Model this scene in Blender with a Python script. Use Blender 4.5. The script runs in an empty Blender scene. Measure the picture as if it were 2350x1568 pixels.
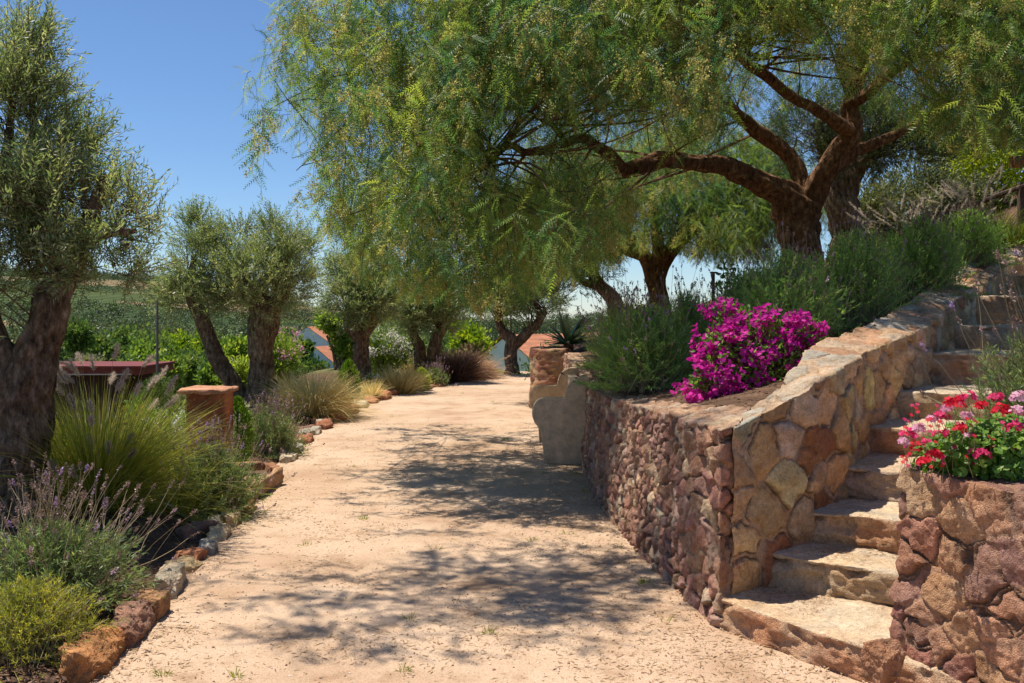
import bpy, math, random
import numpy as np
from mathutils import Vector, Matrix, kdtree
from mathutils.bvhtree import BVHTree

S = bpy.context.scene
COL = S.collection
RNG = np.random.default_rng(11)
R_ = math.radians

# ------------------------------------------------------------------ camera
FPX, EYE = 2285.0, 1.66           # focal length in units of a 2350 wide frame, eye height
cam_d = bpy.data.cameras.new('camera')
cam_d.sensor_width = 36.0
cam_d.lens = 36.0 * FPX / 2350.0
cam_d.shift_y = -64.0 / 2350.0
cam_d.clip_start = 0.05
cam_d.clip_end = 6000
cam = bpy.data.objects.new('camera', cam_d)
COL.objects.link(cam)
cam.location = (0, 0, EYE)
cam.rotation_euler = (R_(90), 0, 0)
S.camera = cam

# ------------------------------------------------------------------ sky, sun, exposure
TO_SUN = Vector((-0.30, 0.17, 1.0)).normalized()
SUN_EL = math.asin(TO_SUN.z)
SUN_AZ = math.atan2(TO_SUN.x, TO_SUN.y)
W = bpy.data.worlds.new('World')
S.world = W
W.use_nodes = True
wn = W.node_tree
sky = wn.nodes.new('ShaderNodeTexSky')
sky.sky_type = 'NISHITA'
sky.sun_disc = False
sky.sun_elevation = SUN_EL
sky.sun_rotation = SUN_AZ
sky.altitude = 100
sky.air_density = 0.9
sky.dust_density = 0.0
sky.ozone_density = 9.0
bg = wn.nodes['Background']
bg.inputs[1].default_value = 0.093
wn.links.new(sky.outputs[0], bg.inputs[0])
sun_d = bpy.data.lights.new('sun', 'SUN')
sun_d.energy = 5.0
sun_d.angle = R_(0.5)
sun_d.color = (1.0, 0.92, 0.80)
sun = bpy.data.objects.new('sun', sun_d)
COL.objects.link(sun)
sun.location = (-20, 20, 50)
sun.rotation_euler = (-TO_SUN).to_track_quat('-Z', 'Y').to_euler()
S.view_settings.view_transform = 'Standard'
S.view_settings.look = 'None'
S.view_settings.gamma = 1.0
S.view_settings.exposure = 0.45
S.cycles.max_bounces = 6
S.cycles.diffuse_bounces = 3
S.cycles.glossy_bounces = 2
S.cycles.transmission_bounces = 4
S.cycles.caustics_reflective = False
S.cycles.caustics_refractive = False

# ------------------------------------------------------------------ maths helpers
def P(u, v, d):
    return np.array([(u - 1175.0) * d / FPX, d, EYE - (v - 720.0) * d / FPX])

def U(rng, a, b, n=None):
    return rng.uniform(a, b, n)

def _hash(ix, iy, iz, seed):
    h = (ix.astype(np.int64) * 374761393 + iy.astype(np.int64) * 668265263 + iz.astype(np.int64) * 2147483647 + seed * 974711) & 0xFFFFFFFF
    h = ((h ^ (h >> 13)) * 1274126177) & 0xFFFFFFFF
    h = (h ^ (h >> 16)) & 0xFFFFFFFF
    return h / 4294967295.0

def vnoise(p, scale=1.0, seed=0):
    p = np.asarray(p, float) * scale
    i = np.floor(p).astype(np.int64)
    f = p - i
    f = f * f * (3 - 2 * f)
    out = 0
    for dx in (0, 1):
        wx = f[:, 0] if dx else 1 - f[:, 0]
        for dy in (0, 1):
            wy = f[:, 1] if dy else 1 - f[:, 1]
            for dz in (0, 1):
                wz = f[:, 2] if dz else 1 - f[:, 2]
                out = out + wx * wy * wz * _hash(i[:, 0] + dx, i[:, 1] + dy, i[:, 2] + dz, seed)
    return out * 2 - 1

def fbm(p, scale=1.0, seed=0, octaves=4, gain=0.5):
    a, s, o = 1.0, scale, 0
    for k in range(octaves):
        o = o + a * vnoise(p, s, seed + k * 17)
        a *= gain
        s *= 2.03
    return o

def smooth(a, b, x):
    t = np.clip((x - a) / (b - a), 0, 1)
    return t * t * (3 - 2 * t)

def unit(v):
    return v / np.maximum(np.linalg.norm(v, axis=-1, keepdims=True), 1e-9)

def rand_dirs(rng, n):
    return unit(rng.normal(size=(n, 3)))

def in_poly(x, y, poly):
    inside = np.zeros(np.shape(x), bool)
    n = len(poly)
    j = n - 1
    for i in range(n):
        xi, yi = poly[i]
        xj, yj = poly[j]
        c = ((yi > y) != (yj > y)) & (x < (xj - xi) * (y - yi) / (yj - yi + 1e-12) + xi)
        inside ^= c
        j = i
    return inside

def catmull(pts, step):
    pts = np.asarray(pts, float)
    if len(pts) < 3:
        n = max(2, int(np.linalg.norm(pts[1, :3] - pts[0, :3]) / step) + 1)
        t = np.linspace(0, 1, n)[:, None]
        return pts[0] * (1 - t) + pts[1] * t
    ext = np.vstack([2 * pts[0] - pts[1], pts, 2 * pts[-1] - pts[-2]])
    out = []
    for i in range(1, len(ext) - 2):
        p0, p1, p2, p3 = ext[i - 1], ext[i], ext[i + 1], ext[i + 2]
        n = max(2, int(np.linalg.norm(p2[:3] - p1[:3]) / step))
        t = np.linspace(0, 1, n, endpoint=False)[:, None]
        out.append(0.5 * (2 * p1 + (p2 - p0) * t + (2 * p0 - 5 * p1 + 4 * p2 - p3) * t ** 2 + (3 * p1 - p0 - 3 * p2 + p3) * t ** 3))
    out.append(pts[-1:])
    return np.vstack(out)

# ------------------------------------------------------------------ mesh collector
class Geo:
    def __init__(s):
        s.V, s.F, s.T, s.M, s.C, s.n = [], [], [], [], [], 0

    def add(s, V, F, tone=0.5, mat=0, col=None):
        V = np.asarray(V, float).reshape(-1, 3)
        F = np.asarray(F, np.int64)
        s.V.append(V)
        s.F.append(F + s.n)
        s.T.append(np.broadcast_to(np.asarray(tone, float), (len(V),)))
        s.C.append(np.broadcast_to(np.asarray(col if col is not None else (1, 1, 1), float), (len(V), 3)))
        s.M.append(np.full(len(F), mat, np.int32))
        s.n += len(V)

    def build(s, name, mats, parent=None, origin=(0, 0, 0), smooth=False, color=False):
        if not s.V:
            return None
        origin = np.asarray(origin, float)
        V = np.vstack(s.V) - origin
        loops = np.concatenate([f.ravel() for f in s.F]).astype(np.int32)
        sizes = np.concatenate([np.full(len(f), f.shape[1], np.int32) for f in s.F])
        starts = np.zeros(len(sizes), np.int32)
        starts[1:] = np.cumsum(sizes)[:-1]
        me = bpy.data.meshes.new(name)
        me.vertices.add(len(V))
        me.vertices.foreach_set('co', V.astype(np.float32).ravel())
        me.loops.add(len(loops))
        me.loops.foreach_set('vertex_index', loops)
        me.polygons.add(len(sizes))
        me.polygons.foreach_set('loop_start', starts)
        me.polygons.foreach_set('material_index', np.concatenate(s.M))
        me.polygons.foreach_set('use_smooth', np.full(len(sizes), bool(smooth)))
        a = me.attributes.new('tone', 'FLOAT', 'POINT')
        a.data.foreach_set('value', np.concatenate(s.T).astype(np.float32))
        if color:
            c = me.attributes.new('col', 'FLOAT_COLOR', 'POINT')
            cc = np.ones((len(V), 4), np.float32)
            cc[:, :3] = np.vstack(s.C)
            c.data.foreach_set('color', cc.ravel())
        me.update(calc_edges=True)
        for m in (mats if isinstance(mats, (list, tuple)) else [mats]):
            me.materials.append(m)
        o = bpy.data.objects.new(name, me)
        COL.objects.link(o)
        if parent is not None:
            o.parent = parent
        else:
            o.location = origin
        return o

def tag(o, label=None, cat=None, group=None, kind=None):
    if label:
        o['label'] = label
    if cat:
        o['category'] = cat
    if group:
        o['group'] = group
    if kind:
        o['kind'] = kind
    return o

def root(name, loc, label, cat, group=None):
    o = bpy.data.objects.new(name, None)
    o.empty_display_size = 0.2
    COL.objects.link(o)
    o.location = loc
    return tag(o, label, cat, group, 'thing')

# ------------------------------------------------------------------ materials
def new_mat(name):
    m = bpy.data.materials.new(name)
    m.use_nodes = True
    nt = m.node_tree
    nt.nodes.clear()
    out = nt.nodes.new('ShaderNodeOutputMaterial')
    return m, nt, out

def node(nt, typ, ins=None, **kw):
    n = nt.nodes.new(typ)
    for k, v in kw.items():
        setattr(n, k, v)
    for k, v in (ins or {}).items():
        if isinstance(v, bpy.types.NodeSocket):
            nt.links.new(v, n.inputs[k])
        else:
            n.inputs[k].default_value = v
    return n

def c4(c):
    return (c[0], c[1], c[2], 1.0)

def ramp(nt, fac, stops, interp='LINEAR'):
    r = nt.nodes.new('ShaderNodeValToRGB')
    r.color_ramp.interpolation = interp
    e = r.color_ramp.elements
    while len(e) < len(stops):
        e.new(0.5)
    for i, (p, c) in enumerate(stops):
        e[i].position = p
        e[i].color = c4(c)
    nt.links.new(fac, r.inputs[0])
    return r.outputs[0]

def mul(nt, a, b, fac=1.0):
    n = nt.nodes.new('ShaderNodeMix')
    n.data_type = 'RGBA'
    n.blend_type = 'MULTIPLY'
    n.inputs[0].default_value = fac
    nt.links.new(a, n.inputs[6])
    if isinstance(b, bpy.types.NodeSocket):
        nt.links.new(b, n.inputs[7])
    else:
        n.inputs[7].default_value = c4(b)
    return n.outputs[2]

def mixc(nt, fac, a, b):
    n = nt.nodes.new('ShaderNodeMix')
    n.data_type = 'RGBA'
    if isinstance(fac, bpy.types.NodeSocket):
        nt.links.new(fac, n.inputs[0])
    else:
        n.inputs[0].default_value = fac
    for k, s in ((6, a), (7, b)):
        if isinstance(s, bpy.types.NodeSocket):
            nt.links.new(s, n.inputs[k])
        else:
            n.inputs[k].default_value = c4(s)
    return n.outputs[2]

def tnoise(nt, vec, scale, detail=4.0, rough=0.55):
    n = node(nt, 'ShaderNodeTexNoise', {'Scale': scale, 'Detail': detail, 'Roughness': rough})
    if vec is not None:
        nt.links.new(vec, n.inputs['Vector'])
    return n.outputs['Fac']

def position(nt):
    return nt.nodes.new('ShaderNodeNewGeometry').outputs['Position']

def objco(nt):
    return nt.nodes.new('ShaderNodeTexCoord').outputs['Object']

def attr(nt, name):
    return nt.nodes.new('ShaderNodeAttribute'), name

def get_attr(nt, name, out):
    a = nt.nodes.new('ShaderNodeAttribute')
    a.attribute_name = name
    return a.outputs[out]

BOOST = {'pepper_leaf': 2.15, 'olive_leaf': 2.5, 'olive_dark': 1.6, 'lavender_leaf': 1.75, 'lavender_deep': 3.8, 'santolina_leaf': 1.3, 'fountain_blade': 1.55, 'straw_blade': 1.3,
         'conifer_leaf': 1.2, 'golden_leaf': 1.15, 'bush_leaf': 1.25, 'bright_leaf': 1.2, 'dull_leaf': 1.35, 'geranium_leaf': 1.2, 'purple_blade': 1.15, 'agave_leaf': 1.1, 'rust_leaf': 1.2, 'lavender_bloom': 1.35, 'dry_stalk': 1.2}

def leaf_mat(name, stops, trans=0.42, rough=0.45, spec=0.3, gain=(1.5, 1.55, 0.9)):
    m, nt, out = new_mat(name)
    k = BOOST.get(name, 1.0)
    stops = [(p, tuple(min(q * k, 0.85) for q in c)) for p, c in stops]
    t = get_attr(nt, 'tone', 'Fac')
    c = ramp(nt, t, stops)
    pr = node(nt, 'ShaderNodeBsdfPrincipled', {'Base Color': c, 'Roughness': rough, 'Specular IOR Level': spec})
    tc = mul(nt, c, gain)
    tr = node(nt, 'ShaderNodeBsdfTranslucent', {'Color': tc})
    mx = node(nt, 'ShaderNodeMixShader', {0: trans, 1: pr.outputs[0], 2: tr.outputs[0]})
    nt.links.new(mx.outputs[0], out.inputs[0])
    return m

def rock_mat(name, bump=0.5, scale=1.0, contrast=1.0):
    m, nt, out = new_mat(name)
    v = position(nt)
    c = get_attr(nt, 'col', 'Color')
    n1 = tnoise(nt, v, 7 * scale, 6, 0.65)
    n2 = tnoise(nt, v, 38 * scale, 5, 0.7)
    n3 = tnoise(nt, v, 3.1 * scale, 3, 0.6)
    n4 = tnoise(nt, v, 150 * scale, 3, 0.6)
    k = 0.16 * contrast
    a = ramp(nt, n1, [(0.3, (1 - k, 1 - k, 1 - k)), (0.72, (1 + k, 1 + k * .93, 1 + k * .86))])
    b = ramp(nt, n2, [(0.28, (0.62, 0.6, 0.57)), (0.5, (1.02, 1.0, 0.98)), (0.75, (1.25, 1.24, 1.2))])
    d = ramp(nt, n3, [(0.36, (1.08, 0.98, 0.86)), (0.62, (0.98, 1.0, 1.02))])
    c = mul(nt, mul(nt, mul(nt, c, a), b), d, 1.0)
    c = mul(nt, c, ramp(nt, n4, [(0.3, (0.74, 0.73, 0.72)), (0.7, (1.22, 1.22, 1.2))]))
    bn = node(nt, 'ShaderNodeMath', {0: n4, 1: n2}, operation='ADD')
    bp = node(nt, 'ShaderNodeBump', {'Strength': bump, 'Distance': 0.02, 'Height': bn.outputs[0]})
    pr = node(nt, 'ShaderNodeBsdfPrincipled', {'Base Color': c, 'Roughness': 0.9, 'Specular IOR Level': 0.2, 'Normal': bp.outputs[0]})
    nt.links.new(pr.outputs[0], out.inputs[0])
    return m

def bark_mat(name, dark, mid, light, stretch=0.22, scale=14, bump=1.0):
    m, nt, out = new_mat(name)
    v = position(nt)
    mp = node(nt, 'ShaderNodeMapping', {'Vector': v, 'Scale': (1, 1, stretch)})
    n1 = tnoise(nt, mp.outputs[0], scale, 6, 0.7)
    n2 = tnoise(nt, v, 3.0, 4, 0.6)
    c = ramp(nt, n1, [(0.32, dark), (0.52, mid), (0.74, light)])
    d = ramp(nt, n2, [(0.3, (0.65, 0.62, 0.6)), (0.7, (1.2, 1.15, 1.1))])
    c = mul(nt, c, d)
    bp = node(nt, 'ShaderNodeBump', {'Strength': bump, 'Distance': 0.06, 'Height': n1})
    pr = node(nt, 'ShaderNodeBsdfPrincipled', {'Base Color': c, 'Roughness': 0.92, 'Specular IOR Level': 0.15, 'Normal': bp.outputs[0]})
    nt.links.new(pr.outputs[0], out.inputs[0])
    return m

def plain_mat(name, col, rough=0.8, vary=0.25, scale=6.0, bump=0.2, spec=0.25):
    m, nt, out = new_mat(name)
    v = position(nt)
    n1 = tnoise(nt, v, scale, 6, 0.65)
    n2 = tnoise(nt, v, scale * 9, 4, 0.6)
    d = ramp(nt, n1, [(0.3, (1 - vary,) * 3), (0.7, (1 + vary,) * 3)])
    e = ramp(nt, n2, [(0.3, (1 - vary * .5,) * 3), (0.7, (1 + vary * .5,) * 3)])
    base = node(nt, 'ShaderNodeRGB')
    base.outputs[0].default_value = c4(col)
    c = mul(nt, mul(nt, base.outputs[0], d), e)
    bp = node(nt, 'ShaderNodeBump', {'Strength': bump, 'Distance': 0.01, 'Height': n2})
    pr = node(nt, 'ShaderNodeBsdfPrincipled', {'Base Color': c, 'Roughness': rough, 'Specular IOR Level': spec, 'Normal': bp.outputs[0]})
    nt.links.new(pr.outputs[0], out.inputs[0])
    return m

def tone_mat(name, stops, rough=0.85):
    m, nt, out = new_mat(name)
    c = ramp(nt, get_attr(nt, 'tone', 'Fac'), stops)
    pr = node(nt, 'ShaderNodeBsdfPrincipled', {'Base Color': c, 'Roughness': rough, 'Specular IOR Level': 0.2})
    nt.links.new(pr.outputs[0], out.inputs[0])
    return m

M = {}
M['pepper_leaf'] = leaf_mat('pepper_leaf', [(0.0, (0.028, 0.072, 0.036)), (0.35, (0.066, 0.112, 0.034)), (0.7, (0.132, 0.168, 0.036)), (1.0, (0.215, 0.225, 0.05))], 0.5)
M['pepper_bloom'] = leaf_mat('pepper_bloom', [(0.0, (0.38, 0.38, 0.10)), (1.0, (0.68, 0.57, 0.24))], 0.5, 0.6, 0.2, (1.1, 1.1, 0.9))
M['olive_leaf'] = leaf_mat('olive_leaf', [(0.0, (0.055, 0.085, 0.035)), (0.45, (0.10, 0.125, 0.055)), (0.8, (0.16, 0.165, 0.085)), (1.0, (0.24, 0.23, 0.13))], 0.4, 0.42, 0.45)
M['olive_dark'] = leaf_mat('olive_dark', [(0.0, (0.03, 0.05, 0.025)), (0.6, (0.06, 0.085, 0.035)), (1.0, (0.12, 0.14, 0.06))], 0.28)
M['lavender_leaf'] = leaf_mat('lavender_leaf', [(0.0, (0.05, 0.09, 0.045)), (0.5, (0.115, 0.155, 0.06)), (0.85, (0.19, 0.22, 0.09)), (1.0, (0.27, 0.27, 0.11))], 0.36)
M['lavender_deep'] = leaf_mat('lavender_deep', [(0.0, (0.03, 0.07, 0.025)), (0.5, (0.075, 0.125, 0.03)), (0.85, (0.135, 0.175, 0.045)), (1.0, (0.24, 0.22, 0.09))], 0.4)
M['santolina_leaf'] = leaf_mat('santolina_leaf', [(0.0, (0.13, 0.17, 0.035)), (0.5, (0.27, 0.28, 0.045)), (1.0, (0.52, 0.42, 0.04))], 0.42)
M['lavender_bloom'] = leaf_mat('lavender_bloom', [(0.0, (0.13, 0.09, 0.08)), (0.5, (0.22, 0.15, 0.15)), (0.8, (0.30, 0.21, 0.22)), (1.0, (0.30, 0.19, 0.42))], 0.2)
M['dry_stalk'] = leaf_mat('dry_stalk', [(0.0, (0.22, 0.19, 0.10)), (1.0, (0.36, 0.28, 0.17))], 0.15)
M['fountain_blade'] = leaf_mat('fountain_blade', [(0.0, (0.08, 0.115, 0.02)), (0.45, (0.18, 0.20, 0.03)), (0.8, (0.32, 0.29, 0.055)), (1.0, (0.44, 0.34, 0.12))], 0.45)
M['straw_blade'] = leaf_mat('straw_blade', [(0.0, (0.30, 0.27, 0.07)), (0.5, (0.58, 0.46, 0.19)), (1.0, (0.72, 0.58, 0.32))], 0.55, 0.5, 0.2, (1.1, 1.05, 0.9))
M['purple_blade'] = leaf_mat('purple_blade', [(0.0, (0.11, 0.06, 0.05)), (0.5, (0.30, 0.18, 0.145)), (1.0, (0.56, 0.39, 0.31))], 0.4)
M['plume'] = leaf_mat('plume', [(0.0, (0.40, 0.31, 0.31)), (0.5, (0.62, 0.51, 0.44)), (1.0, (0.82, 0.70, 0.56))], 0.5, 0.6, 0.2, (1.0, 1.0, 1.0))
M['conifer_leaf'] = leaf_mat('conifer_leaf', [(0.0, (0.05, 0.12, 0.015)), (0.5, (0.12, 0.22, 0.02)), (1.0, (0.24, 0.33, 0.03))], 0.3)
M['golden_leaf'] = leaf_mat('golden_leaf', [(0.0, (0.10, 0.17, 0.015)), (0.5, (0.26, 0.33, 0.02)), (1.0, (0.45, 0.45, 0.03))], 0.4)
M['bush_leaf'] = leaf_mat('bush_leaf', [(0.0, (0.035, 0.075, 0.018)), (0.5, (0.085, 0.138, 0.035)), (1.0, (0.18, 0.225, 0.055))], 0.35)
M['scrub_leaf'] = leaf_mat('scrub_leaf', [(0.0, (0.03, 0.05, 0.02)), (0.5, (0.065, 0.095, 0.032)), (1.0, (0.14, 0.15, 0.06))], 0.2)
M['bright_leaf'] = leaf_mat('bright_leaf', [(0.0, (0.075, 0.135, 0.025)), (0.5, (0.18, 0.26, 0.038)), (1.0, (0.36, 0.40, 0.06))], 0.42)
M['dull_leaf'] = leaf_mat('dull_leaf', [(0.0, (0.06, 0.075, 0.035)), (0.5, (0.12, 0.135, 0.06)), (1.0, (0.22, 0.21, 0.10))], 0.3)
M['magenta'] = leaf_mat('magenta', [(0.0, (0.30, 0.006, 0.19)), (0.5, (0.54, 0.018, 0.34)), (1.0, (0.70, 0.08, 0.44))], 0.5, 0.6, 0.15, (1.3, 1.0, 1.2))
M['red_petal'] = leaf_mat('red_petal', [(0.0, (0.50, 0.005, 0.03)), (1.0, (0.78, 0.03, 0.06))], 0.35, 0.6, 0.15, (1.2, 1, 1))
M['crimson_petal'] = leaf_mat('crimson_petal', [(0.0, (0.50, 0.01, 0.10)), (1.0, (0.78, 0.08, 0.22))], 0.35, 0.6, 0.15, (1.2, 1, 1))
M['pink_petal'] = leaf_mat('pink_petal', [(0.0, (0.62, 0.26, 0.42)), (1.0, (0.80, 0.52, 0.60))], 0.35, 0.6, 0.15, (1.1, 1, 1))
M['white_petal'] = leaf_mat('white_petal', [(0.0, (0.66, 0.64, 0.54)), (1.0, (0.82, 0.80, 0.74))], 0.3, 0.6, 0.15, (1, 1, 1))
M['yellow_petal'] = leaf_mat('yellow_petal', [(0.0, (0.62, 0.33, 0.01)), (1.0, (0.78, 0.52, 0.03))], 0.3, 0.6, 0.15, (1, 1, 1))
M['geranium_leaf'] = leaf_mat('geranium_leaf', [(0.0, (0.05, 0.12, 0.02)), (0.5, (0.12, 0.23, 0.035)), (1.0, (0.24, 0.34, 0.06))], 0.35)
M['agave_leaf'] = leaf_mat('agave_leaf', [(0.0, (0.05, 0.10, 0.06)), (1.0, (0.15, 0.21, 0.14))], 0.12, 0.4, 0.4)
M['rust_leaf'] = leaf_mat('rust_leaf', [(0.0, (0.06, 0.10, 0.02)), (0.5, (0.15, 0.15, 0.04)), (1.0, (0.30, 0.14, 0.05))], 0.35)
M['litter'] = tone_mat('litter', [(0.0, (0.15, 0.085, 0.045)), (0.5, (0.31, 0.19, 0.10)), (1.0, (0.50, 0.36, 0.20))])
M['mulch'] = tone_mat('mulch', [(0.0, (0.05, 0.03, 0.02)), (0.5, (0.14, 0.08, 0.05)), (1.0, (0.30, 0.18, 0.12))])
M['pebble'] = tone_mat('pebble', [(0.0, (0.26, 0.15, 0.09)), (0.5, (0.50, 0.35, 0.24)), (1.0, (0.72, 0.60, 0.48))])
M['rock'] = rock_mat('rock', 0.9)
M['masonry'] = rock_mat('masonry', 0.9, 1.0, 0.9)
M['olive_bark'] = bark_mat('olive_bark', (0.03, 0.02, 0.014), (0.22, 0.155, 0.105), (0.52, 0.42, 0.32), 0.42, 21, 1.0)
M['pepper_bark'] = bark_mat('pepper_bark', (0.045, 0.024, 0.015), (0.24, 0.13, 0.072), (0.52, 0.34, 0.21), 0.6, 19, 1.0)
M['twig'] = bark_mat('twig', (0.05, 0.03, 0.02), (0.15, 0.085, 0.055), (0.32, 0.2, 0.14), 0.5, 20, 0.4)
M['plaster'] = plain_mat('plaster', (0.60, 0.44, 0.29), 0.85, 0.42, 1.5, 0.25)
M['clay'] = rock_mat('clay', 0.35, 0.8, 0.7)
M['whitewash'] = plain_mat('whitewash', (0.84, 0.80, 0.73), 0.9, 0.06, 1.0, 0.1)
M['tile'] = plain_mat('tile', (0.46, 0.19, 0.105), 0.85, 0.25, 1.5, 0.2)
M['red_metal'] = plain_mat('red_metal', (0.17, 0.032, 0.02), 0.6, 0.18, 1.5, 0.1)
M['dark_wall'] = plain_mat('dark_wall', (0.055, 0.028, 0.022), 0.9, 0.3, 2, 0.2)
M['cream'] = plain_mat('cream', (0.55, 0.43, 0.36), 0.8, 0.15, 2, 0.1)
M['weathered_wood'] = bark_mat('weathered_wood', (0.05, 0.035, 0.025), (0.14, 0.10, 0.085), (0.26, 0.2, 0.17), 0.2, 18, 0.5)
M['log_wood'] = bark_mat('log_wood', (0.12, 0.05, 0.025), (0.25, 0.12, 0.06), (0.36, 0.2, 0.1), 1.0, 9, 0.3)
M['grey_pole'] = plain_mat('grey_pole', (0.16, 0.15, 0.14), 0.7, 0.2, 3, 0.1)

def path_material():
    m, nt, out = new_mat('decomposed_granite')
    v = position(nt)
    n0 = tnoise(nt, v, 0.7, 4, 0.6)
    n1 = tnoise(nt, v, 3.2, 6, 0.65)
    n2 = tnoise(nt, v, 55, 4, 0.7)
    n3 = tnoise(nt, v, 170, 2, 0.7)
    base = ramp(nt, n0, [(0.34, (0.42, 0.285, 0.19)), (0.52, (0.52, 0.378, 0.268)), (0.68, (0.55, 0.415, 0.305))])
    a = ramp(nt, n1, [(0.32, (0.72, 0.66, 0.60)), (0.46, (0.97, 0.96, 0.95)), (0.6, (1.0, 1.0, 1.0)), (0.75, (1.1, 1.1, 1.12))])
    b = ramp(nt, n2, [(0.30, (0.74, 0.68, 0.62)), (0.42, (0.96, 0.95, 0.93)), (0.7, (1.08, 1.08, 1.07))])
    d = ramp(nt, n3, [(0.25, (0.62, 0.58, 0.54)), (0.5, (1.0, 1.0, 1.0)), (0.78, (1.22, 1.22, 1.22))])
    c = mul(nt, mul(nt, mul(nt, base, a), b), d)
    vo = node(nt, 'ShaderNodeTexVoronoi', {'Vector': v, 'Scale': 95.0})
    h = node(nt, 'ShaderNodeMath', {0: n2, 1: vo.outputs['Distance']}, operation='ADD')
    bp = node(nt, 'ShaderNodeBump', {'Strength': 0.35, 'Distance': 0.008, 'Height': h.outputs[0]})
    pr = node(nt, 'ShaderNodeBsdfPrincipled', {'Base Color': c, 'Roughness': 0.95, 'Specular IOR Level': 0.15, 'Normal': bp.outputs[0]})
    nt.links.new(pr.outputs[0], out.inputs[0])
    return m

def ground_material():
    m, nt, out = new_mat('garden_and_fields')
    v = position(nt)
    soil_m = get_attr(nt, 'tone', 'Fac')
    n1 = tnoise(nt, v, 5, 6, 0.7)
    n2 = tnoise(nt, v, 45, 4, 0.7)
    soil = ramp(nt, n1, [(0.3, (0.075, 0.045, 0.03)), (0.6, (0.17, 0.105, 0.07)), (0.8, (0.27, 0.18, 0.12))])
    soil = mul(nt, soil, ramp(nt, n2, [(0.3, (0.5, 0.48, 0.46)), (0.7, (1.3, 1.28, 1.25))]))
    # fields: patches on a warped grid, some of them planted in rows
    mp = node(nt, 'ShaderNodeMapping', {'Vector': v, 'Scale': (0.006, 0.011, 0.0)})
    wob = node(nt, 'ShaderNodeTexNoise', {'Vector': mp.outputs[0], 'Scale': 1.3, 'Detail': 2.0})
    vv = node(nt, 'ShaderNodeVectorMath', {0: mp.outputs[0], 1: wob.outputs['Color']}, operation='ADD')
    vo = node(nt, 'ShaderNodeTexVoronoi', {'Vector': vv.outputs[0], 'Scale': 1.6})
    patch = ramp(nt, node(nt, 'ShaderNodeSeparateColor', {0: vo.outputs['Color']}).outputs[0],
                 [(0.0, (0.035, 0.06, 0.02)), (0.3, (0.06, 0.085, 0.03)), (0.5, (0.045, 0.08, 0.022)), (0.68, (0.22, 0.165, 0.10)), (0.78, (0.055, 0.085, 0.026)), (0.95, (0.11, 0.10, 0.05))], 'CONSTANT')
    mp2 = node(nt, 'ShaderNodeMapping', {'Vector': v, 'Rotation': (0, 0, 0.12), 'Scale': (0.02, 1.0, 0.0)})
    wv = node(nt, 'ShaderNodeTexWave', {'Vector': mp2.outputs[0], 'Scale': 0.035, 'Distortion': 0.6, 'Detail': 1.0}, bands_direction='Y')
    rows = ramp(nt, wv.outputs['Fac'], [(0.35, (0.5, 0.55, 0.5)), (0.6, (1.35, 1.3, 1.25))])
    n3 = tnoise(nt, v, 0.05, 6, 0.7)
    fld = mul(nt, mul(nt, patch, rows), ramp(nt, n3, [(0.3, (0.6, 0.65, 0.6)), (0.7, (1.3, 1.25, 1.2))]))
    grass = ramp(nt, tnoise(nt, v, 0.35, 6, 0.7), [(0.3, (0.07, 0.10, 0.025)), (0.55, (0.13, 0.16, 0.045)), (0.75, (0.30, 0.24, 0.12))])
    far = node(nt, 'ShaderNodeMapRange', {'Value': node(nt, 'ShaderNodeVectorMath', {0: v}, operation='LENGTH').outputs['Value'], 1: 70.0, 2: 110.0})
    fld = mixc(nt, far.outputs[0], grass, fld)
    c = mixc(nt, soil_m, fld, soil)
    bp = node(nt, 'ShaderNodeBump', {'Strength': 0.8, 'Distance': 0.03, 'Height': n2})
    pr = node(nt, 'ShaderNodeBsdfPrincipled', {'Base Color': c, 'Roughness': 0.95, 'Specular IOR Level': 0.1, 'Normal': bp.outputs[0]})
    nt.links.new(pr.outputs[0], out.inputs[0])
    return m

M['path'] = path_material()
M['ground'] = ground_material()

# ------------------------------------------------------------------ plan of the place
LEFT_Y = [-3, 4.0, 4.68, 6.1, 7.8, 10.1, 13.5, 17.2, 20.5, 22.3, 25, 28, 32]
LEFT_X = [-1.6, -1.9, -1.98, -2.14, -2.31, -2.54, -2.8, -2.83, -2.47, -1.9, -0.95, -0.1, 0.9]
RIGHT_Y = [-3, 0.0, 1.5, 3.0, 3.74, 4.4, 5.23, 6.2, 7.44, 8.8, 11, 16, 16.3, 18, 20, 26, 32]
RIGHT_X = [5.2, 4.0, 3.1, 2.35, 2.0, 1.75, 1.25, 1.1, 0.95, 0.88, 0.88, 0.88, 0.5, 0.45, 0.6, 0.9, 2.2]
def path_left(y):
    return np.interp(y, LEFT_Y, LEFT_X)
def path_right(y):
    return np.interp(y, RIGHT_Y, RIGHT_X)

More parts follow.
